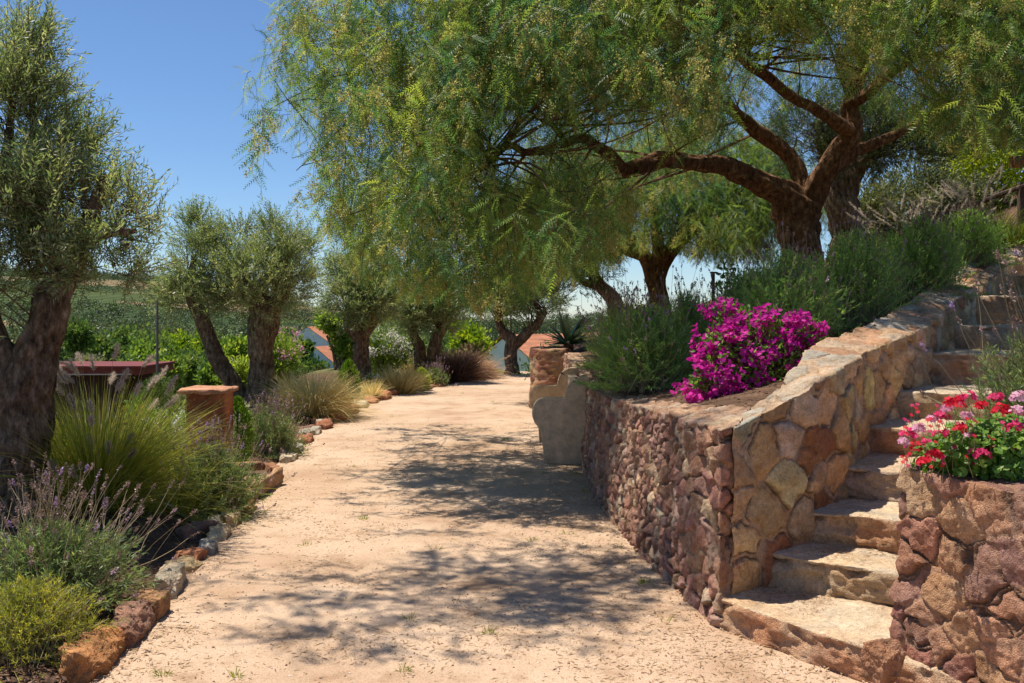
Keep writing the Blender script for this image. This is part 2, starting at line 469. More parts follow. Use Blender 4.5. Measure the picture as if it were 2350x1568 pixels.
# wall along the path, round the corner and up beside the steps: front foot x, y, front top z, back x, y, back top z
WALL = [(0.80, 16.4, 1.02, 1.10, 16.4, 1.02), (0.77, 13.5, 0.93, 1.08, 13.5, 0.95), (0.76, 11.0, 0.85, 1.07, 11.0, 0.88), (0.75, 8.8, 0.92, 1.08, 8.85, 0.95),
        (0.83, 7.44, 0.98, 1.17, 7.5, 1.0), (0.964, 6.2, 1.02, 1.30, 6.6, 1.05), (1.08, 5.23, 1.04, 1.42, 5.98, 1.09),
        (1.42, 5.48, 1.13, 1.58, 6.08, 1.17), (1.73, 5.70, 1.23, 1.72, 6.2, 1.27), (2.09, 6.15, 1.33, 1.9, 6.52, 1.38), (2.48, 6.8, 1.40, 2.2, 7.1, 1.46),
        (2.96, 7.5, 1.46, 2.68, 7.8, 1.53), (3.54, 8.3, 1.56, 3.25, 8.6, 1.66), (4.19, 9.3, 1.76, 3.9, 9.55, 1.84),
        (4.82, 10.2, 1.92, 4.5, 10.5, 2.02), (5.9, 11.7, 2.22, 5.6, 12.0, 2.32), (7.4, 13.8, 2.75, 7.1, 14.1, 2.85)]
PLANTER = [(3.9, -0.6, 0.95, 4.2, -0.45, 0.95), (3.1, 1.3, 0.95, 3.4, 1.45, 0.95), (2.35, 2.85, 0.95, 2.65, 3.0, 0.95), (1.95, 3.74, 0.955, 2.25, 3.85, 0.955),
           (1.66, 4.45, 0.965, 1.98, 4.5, 0.965), (2.2, 5.0, 1.02, 2.35, 4.75, 1.02), (2.9, 5.75, 1.16, 3.1, 5.5, 1.16),
           (3.7, 6.85, 1.36, 3.95, 6.65, 1.36), (4.6, 8.2, 1.62, 4.85, 8.0, 1.62), (5.6, 9.7, 1.95, 5.85, 9.5, 1.95), (6.8, 11.3, 2.4, 7.05, 11.1, 2.4)]
TERR_L = [((a[0] + a[3]) / 2 + 0.03, (a[1] + a[4]) / 2 + 0.03) for a in WALL] + [(11, 18), (60, 30), (60, 70), (0.95, 70)]
TERR_R = [((a[0] + a[3]) / 2, (a[1] + a[4]) / 2) for a in PLANTER] + [(10.5, 15.5), (60, 22), (60, -4)]
# front line of each step: left end, right end, riser foot z, top z
STEPS = [((1.10, 5.22), (1.86, 4.05), -0.06, 0.16), ((1.41, 5.50), (2.3, 4.75), 0.12, 0.34), ((1.72, 5.72), (2.75, 5.15), 0.30, 0.52),
         ((2.08, 6.18), (3.15, 5.55), 0.48, 0.70), ((2.47, 6.82), (3.6, 6.2), 0.66, 0.88), ((2.94, 7.50), (4.05, 6.9), 0.84, 1.07),
         ((3.52, 8.30), (4.6, 7.7), 1.03, 1.33), ((4.16, 9.30), (5.2, 8.6), 1.29, 1.55), ((4.80, 10.2), (5.9, 9.6), 1.5, 1.84),
         ((5.5, 11.2), (6.6, 10.6), 1.8, 2.1), ((6.2, 12.2), (7.3, 11.5), 2.05, 2.35)]

def ground_z(x, y):
    x = np.asarray(x, float)
    y = np.asarray(y, float)
    p = np.stack([x.ravel(), y.ravel(), np.zeros(x.size)], 1)
    nz = fbm(p, 1.3, 5, 4).reshape(x.shape)
    # planting bed and slope falling away from the path
    lx = path_left(np.clip(y, -3, 32))
    bed = smooth(0.05, 0.6, lx - x) * 0.10 + 0.03 * nz
    drop = np.maximum((-x - 4.9) / 9.0 * smooth(7.5, 10.5, y) + (-x - 6.5) / 9.0 * (1 - smooth(7.5, 10.5, y)), (y - 28.0) / 20.0)
    drop = np.maximum(drop, (np.abs(x - 0) - 14) / 20.0 * (x < 0))
    z = bed - 5.2 * smooth(0.0, 1.0, drop)
    on = (x > lx - 0.02) & (y < 31)
    z = np.where(on & (drop < 0.03), -0.05, z)
    # terraces
    s = np.maximum(x - 0.9, 0)
    t = 0.93 + 0.225 * s + 0.012 * s * s
    t = np.minimum(t, 4.6) + 0.03 * nz
    t = t - np.maximum(t + 4, 0) * smooth(24, 42, y)
    inl = in_poly(x, y, TERR_L)
    inr = in_poly(x, y, TERR_R)
    tr = np.minimum(0.90 + 0.26 * np.maximum(x - 1.9, 0), 4.6) + 0.02 * nz
    z = np.where(inl, t, z)
    z = np.where(inr, tr, z)
    # beneath the steps
    fx = np.array([a[0][0] for a in STEPS])
    zt = np.array([a[3] for a in STEPS])
    cor = (~inl) & (~inr) & (x > 1.5) & (y > 4.0) & (y < 16) & (x < 9)
    z = np.where(cor, np.interp(x - 0.45, fx, zt) - 0.45, z)
    # far hills
    dist = np.sqrt(x * x + y * y)
    az = np.arctan2(x, np.maximum(y, 1e-3))
    hh = np.interp(az, [-0.62, -0.47, -0.33, -0.2, -0.12, -0.03, 0.3, 0.8], [38, 33, 27, 8, 2, -2, -3, 20])
    far = smooth(240, 900, dist)
    hz = hh * 1.05 * far + (fbm(p, 0.006, 31, 4).reshape(x.shape) * 6 + 3) * smooth(320, 900, dist)
    z = z + np.where(y > -3, hz, 0) + np.where(dist > 900, -0.02 * (dist - 900), 0)
    return z

def gz(x, y):
    return float(ground_z(np.array([x]), np.array([y]))[0])

def make_ground():
    def axis(lo, hi, step, far_lo, far_hi, k):
        mid = np.arange(lo, hi + 1e-6, step)
        a, st, x = [], step, hi
        while x < far_hi:
            st *= k
            x += st
            a.append(x)
        b, st, x = [], step, lo
        while x > far_lo:
            st *= k
            x -= st
            b.append(x)
        return np.concatenate([b[::-1], mid, a])
    xs = axis(-8.5, 8.5, 0.12, -2600, 2600, 1.09)
    ys = axis(-2.0, 26.0, 0.12, -60, 3200, 1.055)
    X, Y = np.meshgrid(xs, ys)
    Z = ground_z(X, Y)
    ny, nx = X.shape
    V = np.stack([X, Y, Z], -1).reshape(-1, 3)
    i = np.arange(ny * nx).reshape(ny, nx)
    Fq = np.stack([i[:-1, :-1], i[:-1, 1:], i[1:, 1:], i[1:, :-1]], -1).reshape(-1, 4)
    soil = (1 - smooth(6.5, 9.5, -V[:, 0])) * (1 - smooth(24, 30, V[:, 1])) * (1 - smooth(10, 16, V[:, 0]))
    g = Geo()
    g.add(V, Fq, soil)
    tag(g.build('terrain', M['ground'], smooth=True), kind='structure')

def make_path():
    ys = np.arange(-2.8, 31.0, 0.10)
    k = 36
    t = np.linspace(0, 1, k)
    Y = np.repeat(ys[:, None], k, 1)
    Lx = path_left(ys)[:, None]
    Rx = path_right(ys)[:, None]
    X = Lx + (Rx - Lx) * t[None]
    p = np.stack([X.ravel(), Y.ravel(), np.zeros(X.size)], 1)
    Z = (fbm(p, 1.1, 3, 4) * 0.014).reshape(X.shape) + 0.01
    edge = np.minimum(t, 1 - t)[None] * (Rx - Lx)
    Z = Z - 0.02 * (1 - smooth(0, 0.25, edge))
    Z = Z - 5.2 * smooth(0.0, 1.0, (Y - 28.0) / 20.0)
    V = np.stack([X, Y, Z], -1).reshape(-1, 3)
    i = np.arange(len(ys) * k).reshape(len(ys), k)
    Fq = np.stack([i[:-1, :-1], i[:-1, 1:], i[1:, 1:], i[1:, :-1]], -1).reshape(-1, 4)
    g = Geo()
    g.add(V, Fq)
    tag(g.build('path', M['path'], smooth=True), kind='structure')

make_ground()
make_path()

# ------------------------------------------------------------------ stone
def grid_faces(n, m, wrap=False):
    i = np.arange(n * m).reshape(n, m)
    if wrap:
        i = np.concatenate([i, i[:, :1]], 1)
    return np.stack([i[:-1, :-1], i[:-1, 1:], i[1:, 1:], i[1:, :-1]], -1).reshape(-1, 4)

def grid_normals(Pm):
    du = np.gradient(Pm, axis=0)
    dv = np.gradient(Pm, axis=1)
    return unit(np.cross(du, dv))

def voronoi(pts, seeds):
    kd = kdtree.KDTree(len(seeds))
    for i, s in enumerate(seeds):
        kd.insert(s, i)
    kd.balance()
    idx = np.zeros(len(pts), int)
    e = np.zeros(len(pts))
    for k, p in enumerate(pts):
        (a, ia, da), (b, ib, db) = kd.find_n(p, 2)
        idx[k] = ia
        e[k] = (db * db - da * da) / (2 * max((a - b).length, 1e-5))
    return idx, e

def masonry(name, line, res, radius, palette, mortar, amp, seed, top_palette=None, batter=0.07, bottom=-0.12, gap=0.012, origin=(0, 0, 0), parent=None, flip=False, facet=0.12, wob=0.03, aniso=1.3, ra=0.007, soft=0.05, spread=0.26):
    """A rubble wall: front face, top and back swept along LINE, stones as 3-D cells in relief."""
    rng = np.random.default_rng(seed)
    A = np.array(line, float)
    # resample each stretch
    rows = []
    for a, b in zip(A[:-1], A[1:]):
        near_ = min(math.hypot(a[0], a[1]), math.hypot(b[0], b[1]))
        rs = res if near_ < 6.6 and max(a[1], b[1]) < 9 else res * 2.6
        n = max(2, int(math.hypot(b[0] - a[0], b[1] - a[1]) / rs))
        t = np.linspace(0, 1, n, endpoint=False)[:, None]
        rows.append(a * (1 - t) + b * t)
    rows.append(A[-1:])
    L = np.vstack(rows)
    # round the corners a little
    for _ in range(3):
        L[1:-1] = (L[:-2] + 2 * L[1:-1] + L[2:]) / 4
    zf, zb = L[:, 2], L[:, 5]
    nf = int(1.15 / res)
    ntop = max(8, int(0.36 / res))
    nb = max(4, int(0.2 / res))
    f0 = np.stack([L[:, 0], L[:, 1], np.full(len(L), bottom)], 1)
    bk = np.stack([L[:, 3], L[:, 4], zb], 1)
    toward = bk - np.stack([L[:, 0], L[:, 1], zb], 1)
    toward /= np.linalg.norm(toward, axis=1, keepdims=True)
    f1 = np.stack([L[:, 0], L[:, 1], zf], 1) + toward * batter
    b0 = bk + np.array([0, 0, -0.45])
    segs = []
    t = np.linspace(0, 1, nf, endpoint=False)[None, :, None]
    segs.append(f0[:, None] * (1 - t) + f1[:, None] * t)
    t = np.linspace(0, 1, ntop, endpoint=False)[None, :, None]
    segs.append(f1[:, None] * (1 - t) + bk[:, None] * t)
    t = np.linspace(0, 1, nb)[None, :, None]
    segs.append(bk[:, None] * (1 - t) + b0[:, None] * t)
    Pm = np.concatenate(segs, 1)
    # soften the arris
    Q = Pm.copy()
    for _ in range(2):
        Q[:, 1:-1] = (Q[:, :-2] + 2 * Q[:, 1:-1] + Q[:, 2:]) / 4
    Pm = Q
    n, m = Pm.shape[:2]
    N = grid_normals(Pm)
    if flip:
        N = -N
    base = Pm.reshape(-1, 3)
    Nn = N.reshape(-1, 3)
    # seeds by dart throwing, radius may depend on the point
    order = rng.permutation(len(base))
    seeds, srad = [], []
    arr = np.zeros((0, 3))
    sq = np.array([1, 1, aniso])
    cand = order[: min(len(order), 16000)]
    for num, k in enumerate(cand):
        p = base[k] * sq
        r = radius(base[k], min(2, num * 9 // len(cand)))
        if len(arr):
            if np.min(np.sum((arr - p) ** 2, 1)) < r * r:
                continue
        arr = np.vstack([arr, p])
    warp = np.stack([fbm(base, 7, seed + 1, 3), fbm(base, 7, seed + 2, 3), fbm(base, 7, seed + 3, 3)], 1) * wob
    idx, e = voronoi(((base + warp) * sq).tolist(), arr.tolist())
    ns = len(arr)
    topz = np.interp(arr[:, 0] * 0, [0], [0])
    pal = np.array(palette)
    pick = rng.integers(0, len(pal), ns)
    scol = pal[pick] * U(rng, 1 - spread, 1 + spread, (ns, 1)) * (1 + rng.normal(0, 0.04, (ns, 3)))
    soff = rng.normal(0, 0.32, ns)
    g_ = gap * (0.5 + 1.2 * smooth(-0.5, 0.6, fbm(base, 4, seed + 9, 3)))
    crisp = smooth(0, 1, (e - g_) / 0.006)
    rise = 0.55 * crisp + 0.45 * smooth(0, 1, (e - g_) / soft)
    tilt = rng.normal(0, 1, (ns, 3)) * facet
    lean = np.clip(np.sum((base - arr[idx] / sq) * tilt[idx], 1), -0.03, 0.03)
    crack = (1 - smooth(0.003, 0.009, np.abs(e - g_ * 0.8))) * smooth(-0.1, 0.25, fbm(base, 6, seed + 41, 3))
    rough = fbm(base, 11, seed + 5, 5, 0.62)
    up = np.clip(Nn[:, 2], 0, 1)
    flat = smooth(0.4, 0.9, up)
    disp = amp * (rise - 0.4) + 0.009 * soff[idx] * crisp + lean * crisp + ra * rough * (0.5 + 0.5 * rise) - 0.012 * crack + 0.018 * fbm(base, 2.2, seed + 7, 2)
    disp = disp * (1 - 0.45 * flat) + 0.014 * fbm(base * np.array([1, 1, 3.0]), 5, seed + 13, 4) * flat
    stone = smooth(0.0, 1.0, (e - g_) / 0.005)
    V = base + Nn * disp[:, None]
    col = scol[idx]
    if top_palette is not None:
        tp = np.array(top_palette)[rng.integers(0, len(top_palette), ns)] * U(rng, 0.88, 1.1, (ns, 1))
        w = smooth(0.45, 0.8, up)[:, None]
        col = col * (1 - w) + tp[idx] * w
    st = np.clip(stone, 0, 1)[:, None]
    mort = np.array(mortar) * (1 + 0.15 * fbm(base, 18, seed + 11, 3))[:, None]
    vein = fbm(base * np.array([1, 1, 2.2]), 9, seed + 51, 4, 0.62)
    vein = 1 + 0.24 * vein[:, None] * np.array([0.8, 1.0, 1.2])
    col = (mort * (1 - st) + col * vein * st) * (1 - 0.55 * crack * (1 - 0.5 * flat))[:, None]
    g = Geo()
    Fq = grid_faces(n, m)
    if flip:
        Fq = Fq[:, ::-1]
    g.add(V, Fq, 0.5, 0, col)
    # closing ends
    for row in (0, n - 1):
        ring = V.reshape(n, m, 3)[row]
        c = ring.mean(0)
        VV = np.vstack([ring, c])
        k = np.arange(m - 1)
        g.add(VV, np.stack([k, k + 1, np.full(m - 1, m)], 1), 0.5, 0, col.reshape(n, m, 3)[row].mean(0))
    return g.build(name, M['masonry'], parent, origin, smooth=True, color=True)

def wall_radius(p, rng):
    if p[0] > 1.45 and p[1] < 6.0 or p[0] > 1.75:
        return rng.choice([0.15, 0.27, 0.36], p=[0.2, 0.45, 0.35])
    if p[1] < 5.9:
        return rng.choice([0.11, 0.19, 0.25], p=[0.3, 0.4, 0.3])
    return rng.choice([0.07, 0.10, 0.14], p=[0.4, 0.4, 0.2])

def mk_wall():
    r = root('stone_wall', (1.08, 5.23, 0), 'rubble stone retaining wall along the sandy path, turning up beside the steps', 'wall')
    org = (1.08, 5.23, 0)
    side = WALL[:7]
    up = WALL[6:]
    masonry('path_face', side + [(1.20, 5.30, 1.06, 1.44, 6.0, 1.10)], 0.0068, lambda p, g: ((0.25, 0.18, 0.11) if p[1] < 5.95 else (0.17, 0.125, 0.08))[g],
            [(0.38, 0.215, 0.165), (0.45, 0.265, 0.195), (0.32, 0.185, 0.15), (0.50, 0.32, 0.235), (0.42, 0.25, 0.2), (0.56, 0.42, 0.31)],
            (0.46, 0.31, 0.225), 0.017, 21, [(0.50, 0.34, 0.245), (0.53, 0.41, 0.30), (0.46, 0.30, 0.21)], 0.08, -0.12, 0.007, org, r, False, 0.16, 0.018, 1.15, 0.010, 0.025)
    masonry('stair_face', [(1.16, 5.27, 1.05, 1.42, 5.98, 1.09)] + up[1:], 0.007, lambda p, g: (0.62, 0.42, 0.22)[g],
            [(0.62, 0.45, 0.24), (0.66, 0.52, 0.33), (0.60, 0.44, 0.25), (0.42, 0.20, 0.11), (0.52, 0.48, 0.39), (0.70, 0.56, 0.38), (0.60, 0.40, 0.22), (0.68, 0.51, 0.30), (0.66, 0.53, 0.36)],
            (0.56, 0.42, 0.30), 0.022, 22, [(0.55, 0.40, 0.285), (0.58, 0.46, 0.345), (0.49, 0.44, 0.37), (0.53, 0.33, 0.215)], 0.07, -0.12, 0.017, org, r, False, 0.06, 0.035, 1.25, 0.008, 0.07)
mk_wall()

def mk_planter():
    r = root('planter_wall', (1.66, 4.45, 0), 'planter wall of big mauve and rust stones under the red geraniums', 'planter')
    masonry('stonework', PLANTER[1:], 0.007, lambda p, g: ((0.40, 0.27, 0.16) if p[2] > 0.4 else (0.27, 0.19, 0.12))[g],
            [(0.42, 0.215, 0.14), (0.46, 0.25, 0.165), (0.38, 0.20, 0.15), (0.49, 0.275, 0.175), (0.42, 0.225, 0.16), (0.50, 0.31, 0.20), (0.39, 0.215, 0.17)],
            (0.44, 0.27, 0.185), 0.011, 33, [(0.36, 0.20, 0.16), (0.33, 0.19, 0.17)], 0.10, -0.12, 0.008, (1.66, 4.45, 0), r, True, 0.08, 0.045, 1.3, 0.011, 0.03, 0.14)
mk_planter()

def mk_far_planter():
    c = np.array([1.02, 17.6])
    ln = []
    for a in np.linspace(R_(262), R_(95), 12):
        q = c + 0.72 * np.array([math.cos(a), math.sin(a)])
        b = c + 0.45 * np.array([math.cos(a), math.sin(a)])
        zt = 1.06
        ln.append((q[0], q[1], zt, b[0], b[1], zt))
    r = root('round_planter', (c[0], c[1], 0), 'rounded stone planter holding spiky agave, beyond the plaster bench', 'planter')
    masonry('stonework', ln, 0.03, lambda p, g: (0.3, 0.2, 0.13)[g],
            [(0.45, 0.27, 0.16), (0.50, 0.36, 0.20), (0.40, 0.2, 0.13), (0.34, 0.17, 0.12)], (0.44, 0.28, 0.19), 0.03, 44,
            [(0.5, 0.3, 0.2)], 0.02, -0.1, 0.012, (c[0], c[1], 0), r, flip=True)
    g = Geo()
    a = np.linspace(0, 2 * math.pi, 30, endpoint=False)
    ring = np.stack([c[0] + 0.5 * np.cos(a), c[1] + 0.5 * np.sin(a), np.full(30, 0.98)], 1)
    V = np.vstack([ring, [[c[0], c[1], 1.02]]])
    k = np.arange(30)
    g.add(V, np.stack([k, (k + 1) % 30, np.full(30, 30)], 1), 0.2)
    g.build('soil', M['mulch'], r, (c[0], c[1], 0))
mk_far_planter()

def slab(corners, z0, z1, seed, res=0.025, palette=None, rough=1.0):
    """A rough-hewn block on a four-cornered plan. Returns vertices, faces, colours."""
    c = np.array(corners, float)
    le = max(np.linalg.norm(c[1] - c[0]), np.linalg.norm(c[2] - c[3]))
    we = max(np.linalg.norm(c[3] - c[0]), np.linalg.norm(c[2] - c[1]))
    nx, ny, nz = [max(3, int(q / res)) for q in (le, we, z1 - z0)]
    Vs, Fs, off = [], [], 0
    def face(fn, a, b):
        nonlocal off
        s, t = np.meshgrid(np.linspace(0, 1, a + 1), np.linspace(0, 1, b + 1), indexing='ij')
        uvw = fn(s.ravel(), t.ravel())
        Vs.append(np.stack(uvw, 1))
        Fs.append(grid_faces(a + 1, b + 1) + off)
        off += (a + 1) * (b + 1)
    o, i = (lambda s: np.ones_like(s)), (lambda s: np.zeros_like(s))
    face(lambda s, t: (s, t, o(s)), nx, ny)
    face(lambda s, t: (s, i(s), 1 - t), nx, nz)
    face(lambda s, t: (1 - s, o(s), 1 - t), nx, nz)
    face(lambda s, t: (i(s), 1 - s, 1 - t), ny, nz)
    face(lambda s, t: (o(s), s, 1 - t), ny, nz)
    q = np.vstack(Vs)
    F_ = np.vstack(Fs)
    # round the edges in metres
    dims = np.array([le, we, z1 - z0])
    p = (q - 0.5) * dims
    rr = 0.018
    inner = np.clip(p, -(dims / 2 - rr), dims / 2 - rr)
    dlt = p - inner
    nrm = unit(dlt)
    p = inner + nrm * rr
    q2 = p / dims + 0.5
    s, t = q2[:, :1], q2[:, 1:2]
    xy = (1 - s) * (1 - t) * c[0] + s * (1 - t) * c[1] + s * t * c[2] + (1 - s) * t * c[3]
    V = np.concatenate([xy, z0 + q2[:, 2:3] * (z1 - z0)], 1)
    # plan frame for the normals
    ex = unit((c[1] - c[0])[None])[0]
    ey = unit((c[3] - c[0])[None])[0]
    N = np.concatenate([nrm[:, :1] * ex + nrm[:, 1:2] * ey, nrm[:, 2:3]], 1)
    N = unit(N)
    side = 1 - np.clip(N[:, 2], 0, 1)
    lay = V * np.array([1, 1, 4.0])
    d = (0.028 * fbm(V, 3.2, seed, 3) + 0.014 * fbm(lay, 8, seed + 3, 5, 0.62)) * (0.25 + 0.75 * side) * rough
    d += 0.010 * fbm(V, 5, seed + 8, 4) + 0.014 * side * (0.3 - np.abs(fbm(lay, 4.5, seed + 33, 3))) * rough + 0.003 * fbm(V, 30, seed + 40, 3)
    edge = np.exp(-((q2[:, 2] - 1.0) / 0.22) ** 2)
    chips = np.maximum(fbm(V, 6, seed + 15, 3) - 0.3, 0) * 0.08 * side + np.maximum(fbm(V, 9, seed + 16, 3) - 0.05, 0) * 0.09 * edge * side
    V = V + N * (d - chips)[:, None]
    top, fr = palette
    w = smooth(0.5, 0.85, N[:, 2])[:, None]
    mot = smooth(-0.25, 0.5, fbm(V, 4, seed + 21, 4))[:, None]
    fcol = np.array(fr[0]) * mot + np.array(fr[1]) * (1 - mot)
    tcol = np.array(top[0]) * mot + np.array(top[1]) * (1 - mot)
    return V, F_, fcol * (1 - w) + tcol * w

STEP_TREE = []
def mk_steps():
    org = (1.1, 5.2, 0)
    r = root('stone_staircase', org, 'curving flight of rough pale stone steps climbing between the stone wall and the geranium planter', 'stairs')
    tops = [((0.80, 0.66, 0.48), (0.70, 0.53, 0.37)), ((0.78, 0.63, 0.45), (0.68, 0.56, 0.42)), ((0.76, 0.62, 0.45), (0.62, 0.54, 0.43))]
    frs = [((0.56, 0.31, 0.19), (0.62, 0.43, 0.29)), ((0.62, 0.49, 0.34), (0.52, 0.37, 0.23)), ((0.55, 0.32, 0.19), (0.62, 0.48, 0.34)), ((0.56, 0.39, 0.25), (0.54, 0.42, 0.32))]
    for k, (a, b, z0, z1) in enumerate(STEPS):
        if k + 1 < len(STEPS):
            na, nb_ = STEPS[k + 1][0], STEPS[k + 1][1]
        else:
            na, nb_ = (a[0] + 0.7, a[1] + 0.9), (b[0] + 0.7, b[1] + 0.9)
        a, b, na, nb_ = [np.array(q, float) for q in (a, b, na, nb_)]
        ext = 0.12
        na = na + unit((na - a)[None])[0] * ext
        nb_ = nb_ + unit((nb_ - b)[None])[0] * ext
        lft = unit((a - b)[None])[0] * 0.06
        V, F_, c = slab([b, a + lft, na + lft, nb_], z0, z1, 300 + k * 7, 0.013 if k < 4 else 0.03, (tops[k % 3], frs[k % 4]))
        g = Geo()
        g.add(V, F_[:, ::-1], 0.5, 0, c)
        STEP_TREE.append(BVHTree.FromPolygons(V.tolist(), F_.tolist()))
        g.build('step', M['rock'], r, org, smooth=True, color=True)
mk_steps()

def ico(level):
    import bmesh
    bm = bmesh.new()
    bmesh.ops.create_icosphere(bm, subdivisions=level, radius=1.0)
    V = np.array([v.co[:] for v in bm.verts])
    F_ = np.array([[v.index for v in f.verts] for f in bm.faces])
    bm.free()
    return V, F_
ICO = {k: ico(k) for k in (1, 2, 3, 4, 5)}

def rock_geo(g, centre, dims, seed, col, level=4, yaw=0.0, cuts=14, col2=None, rough=1.0):
    rng = np.random.default_rng(seed)
    n, F_ = ICO[level]
    m = np.vstack([rand_dirs(rng, cuts), np.array([[1, 0, 0], [-1, 0, 0], [0, 1, 0], [0, -1, 0], [0, 0, 1], [0, 0, -1.]])])
    dd = np.concatenate([U(rng, 0.68, 1.05, cuts), U(rng, 0.70, 0.86, 6)])
    dot = np.maximum(n @ m.T, 1e-3)
    rr = np.min(np.where(n @ m.T > 0.02, dd / dot, 9), 1)
    V = n * np.minimum(rr, 1.35)[:, None]
    V = V * np.array(dims) / 2
    q = V / max(dims)
    V = V + n * (0.05 * (0.3 - np.abs(fbm(q, 3.2, seed + 61, 3))) + fbm(q, 3, seed, 3) * 0.02 + fbm(q, 11, seed + 5, 4, 0.6) * 0.022)[:, None] * max(dims) * rough
    ca, sa = math.cos(yaw), math.sin(yaw)
    V = np.stack([V[:, 0] * ca - V[:, 1] * sa, V[:, 0] * sa + V[:, 1] * ca, V[:, 2]], 1) + np.array(centre)
    c2 = np.array(col2 if col2 is not None else np.array(col) * 0.72)
    w = smooth(-0.3, 0.4, fbm(q, 4, seed + 31, 4))[:, None]
    g.add(V, F_, 0.5, 0, np.array(col) * w + c2 * (1 - w))

def border_stones():
    rust, mauve, pale, buff, orange, grey, cream, red = ((0.46, 0.23, 0.10), (0.34, 0.20, 0.15), (0.50, 0.45, 0.36), (0.56, 0.43, 0.25),
                                                        (0.48, 0.22, 0.12), (0.40, 0.39, 0.36), (0.66, 0.54, 0.36), (0.40, 0.18, 0.11))
    L = [(185, 1556, 150, 125, 130, rust, 0.55, 'huge rust orange boulder at the near end of the path border'),
         (275, 1480, 120, 110, 190, mauve, 0.75, 'long mauve brown boulder behind the huge rust orange one'),
         (335, 1425, 78, 62, 80, (0.38, 0.22, 0.12), 0.3, 'rough dark rust stone between the mauve boulder and the pale oblong block'),
         (372, 1368, 58, 62, 125, pale, 0.75, 'oblong pale beige block with a clean flat top in the path border'),
         (412, 1318, 95, 34, 70, buff, 0.2, 'flat ragged buff yellow stone just past the pale oblong block'),
         (425, 1296, 90, 34, 70, orange, -0.2, 'broken orange red stone lying behind the flat buff one'),
         (462, 1278, 46, 38, 70, grey, 0.6, 'bluish grey angular stone before the two cream stones'),
         (475, 1242, 52, 40, 70, cream, 0.4, 'nearer of two cream white stones in the border'),
         (502, 1208, 44, 42, 85, cream, 0.6, 'farther of two cream white stones in the border, with a flat top'),
         (532, 1186, 52, 36, 70, orange, 0.3, 'orange stone at the foot of the grey green lavender'),
         (560, 1160, 30, 32, 60, buff, 0.4, 'small buff stone just before the stone trough'),
         (578, 1140, 36, 22, 50, red, 0.4, 'small reddish stone against the front of the stone trough'),
         (652, 1062, 40, 20, 70, pale, 0.7, 'flat pale stone just past the stone trough'),
         (668, 1042, 34, 20, 60, grey, 0.7, 'grey brown stone below the lavender after the trough'),
         (690, 1018, 40, 22, 80, red, 0.6, 'reddish stone below the straw coloured grass'),
         (712, 1000, 36, 22, 80, pale, 0.5, 'pale stone below the straw coloured grass'),
         (738, 986, 40, 24, 80, red, 0.5, 'brick red stone at the edge beneath the big straw grass'),
         (768, 968, 44, 26, 90, orange, 0.3, 'long orange stone beneath the straw grass clump'),
         (797, 950, 40, 26, 80, red, 0.3, 'lumpy red stone in front of the dark green dwarf conifer'),
         (823, 937, 40, 20, 80, cream, 0.2, 'whitish stone in front of the third olive tree'),
         (846, 928, 34, 20, 70, orange, 0.2, 'orange stone right after the whitish one'),
         (872, 918, 40, 26, 80, orange, 0.1, 'tall orange stone beside the low tan grass'),
         (897, 910, 34, 22, 70, red, 0.1, 'dark red stone after the tall orange one'),
         (922, 906, 34, 16, 80, mauve, 0.0, 'dull brown stone in front of the golden dwarf conifer'),
         (947, 901, 34, 15, 80, pale, 0.0, 'dull pale stone in front of the far lavender'),
         (973, 896, 36, 14, 90, mauve, 0.0, 'low brown stone by the far lavender'),
         (1000, 890, 38, 14, 90, red, 0.0, 'last pinkish stone of the border before the dark purple grass')]
    for k, (u, v, w, h, dep, col, yaw, lab) in enumerate(L):
        d = EYE * FPX / (v - 720.0)
        s = d / FPX
        x = (u - 1175) * s
        nxt = EYE * FPX / (L[min(k + 1, len(L) - 1)][1] - 720.0)
        dy = max(dep * s * 1.1, min(0.85 * (nxt - d), 0.75)) if k > 11 else dep * s * 1.15
        dims = (w * s * 1.2, dy, h * s * 1.3)
        if k < 12:
            dims = ((.25, .23, .2, .16, .25, .22, .14, .17, .17, .21, .12, .13)[k], (.66, .56, .3, .60, .26, .26, .3, .38, .48, .42, .32, .24)[k], (.27, .27, .23, .23, .14, .15, .15, .16, .17, .15, .16, .12)[k])
        x += 0.05 if k in (7, 8, 9) else 0
        c = (x, d + dims[1] * (0.22 if k < 4 else 0.38), dims[2] * 0.12)
        g = Geo()
        rock_geo(g, c, dims, 500 + k, tuple(q * 1.3 for q in col), 5 if k < 10 else 4, (yaw - 0.4) * 0.35 + 0.08, 15 if k < 2 or k > 11 else 10, None, 0.9)
        o = g.build('border_stone', M['rock'], None, (c[0], c[1], 0), smooth=(k > 12), color=True)
        tag(o, lab, 'stone', 'border stones along the path', 'thing')
    rngf = np.random.default_rng(515)
    for k in range(34):
        y = 7.2 + 15.5 * (k + rngf.random() * 0.8) / 34
        x = path_left(y) - 0.03 + rngf.normal(0, 0.035)
        if 9.3 < y < 10.9:
            continue
        dm = (U(rngf, 0.12, 0.2), U(rngf, 0.22, 0.4), U(rngf, 0.12, 0.2))
        cl = [red, orange, mauve, buff, pale][rngf.integers(0, 5)]
        g = Geo()
        rock_geo(g, (x, y, dm[2] * 0.12), dm, 560 + k, tuple(q * 1.25 for q in cl), 4, rngf.normal(0, 0.3), 14, None, 1.0)
        tag(g.build('edging_stone', M['rock'], None, (x, y, 0), color=True), 'small rough edging stone filling in the row between the larger border stones', 'stone', 'small edging stones along the path', 'thing')
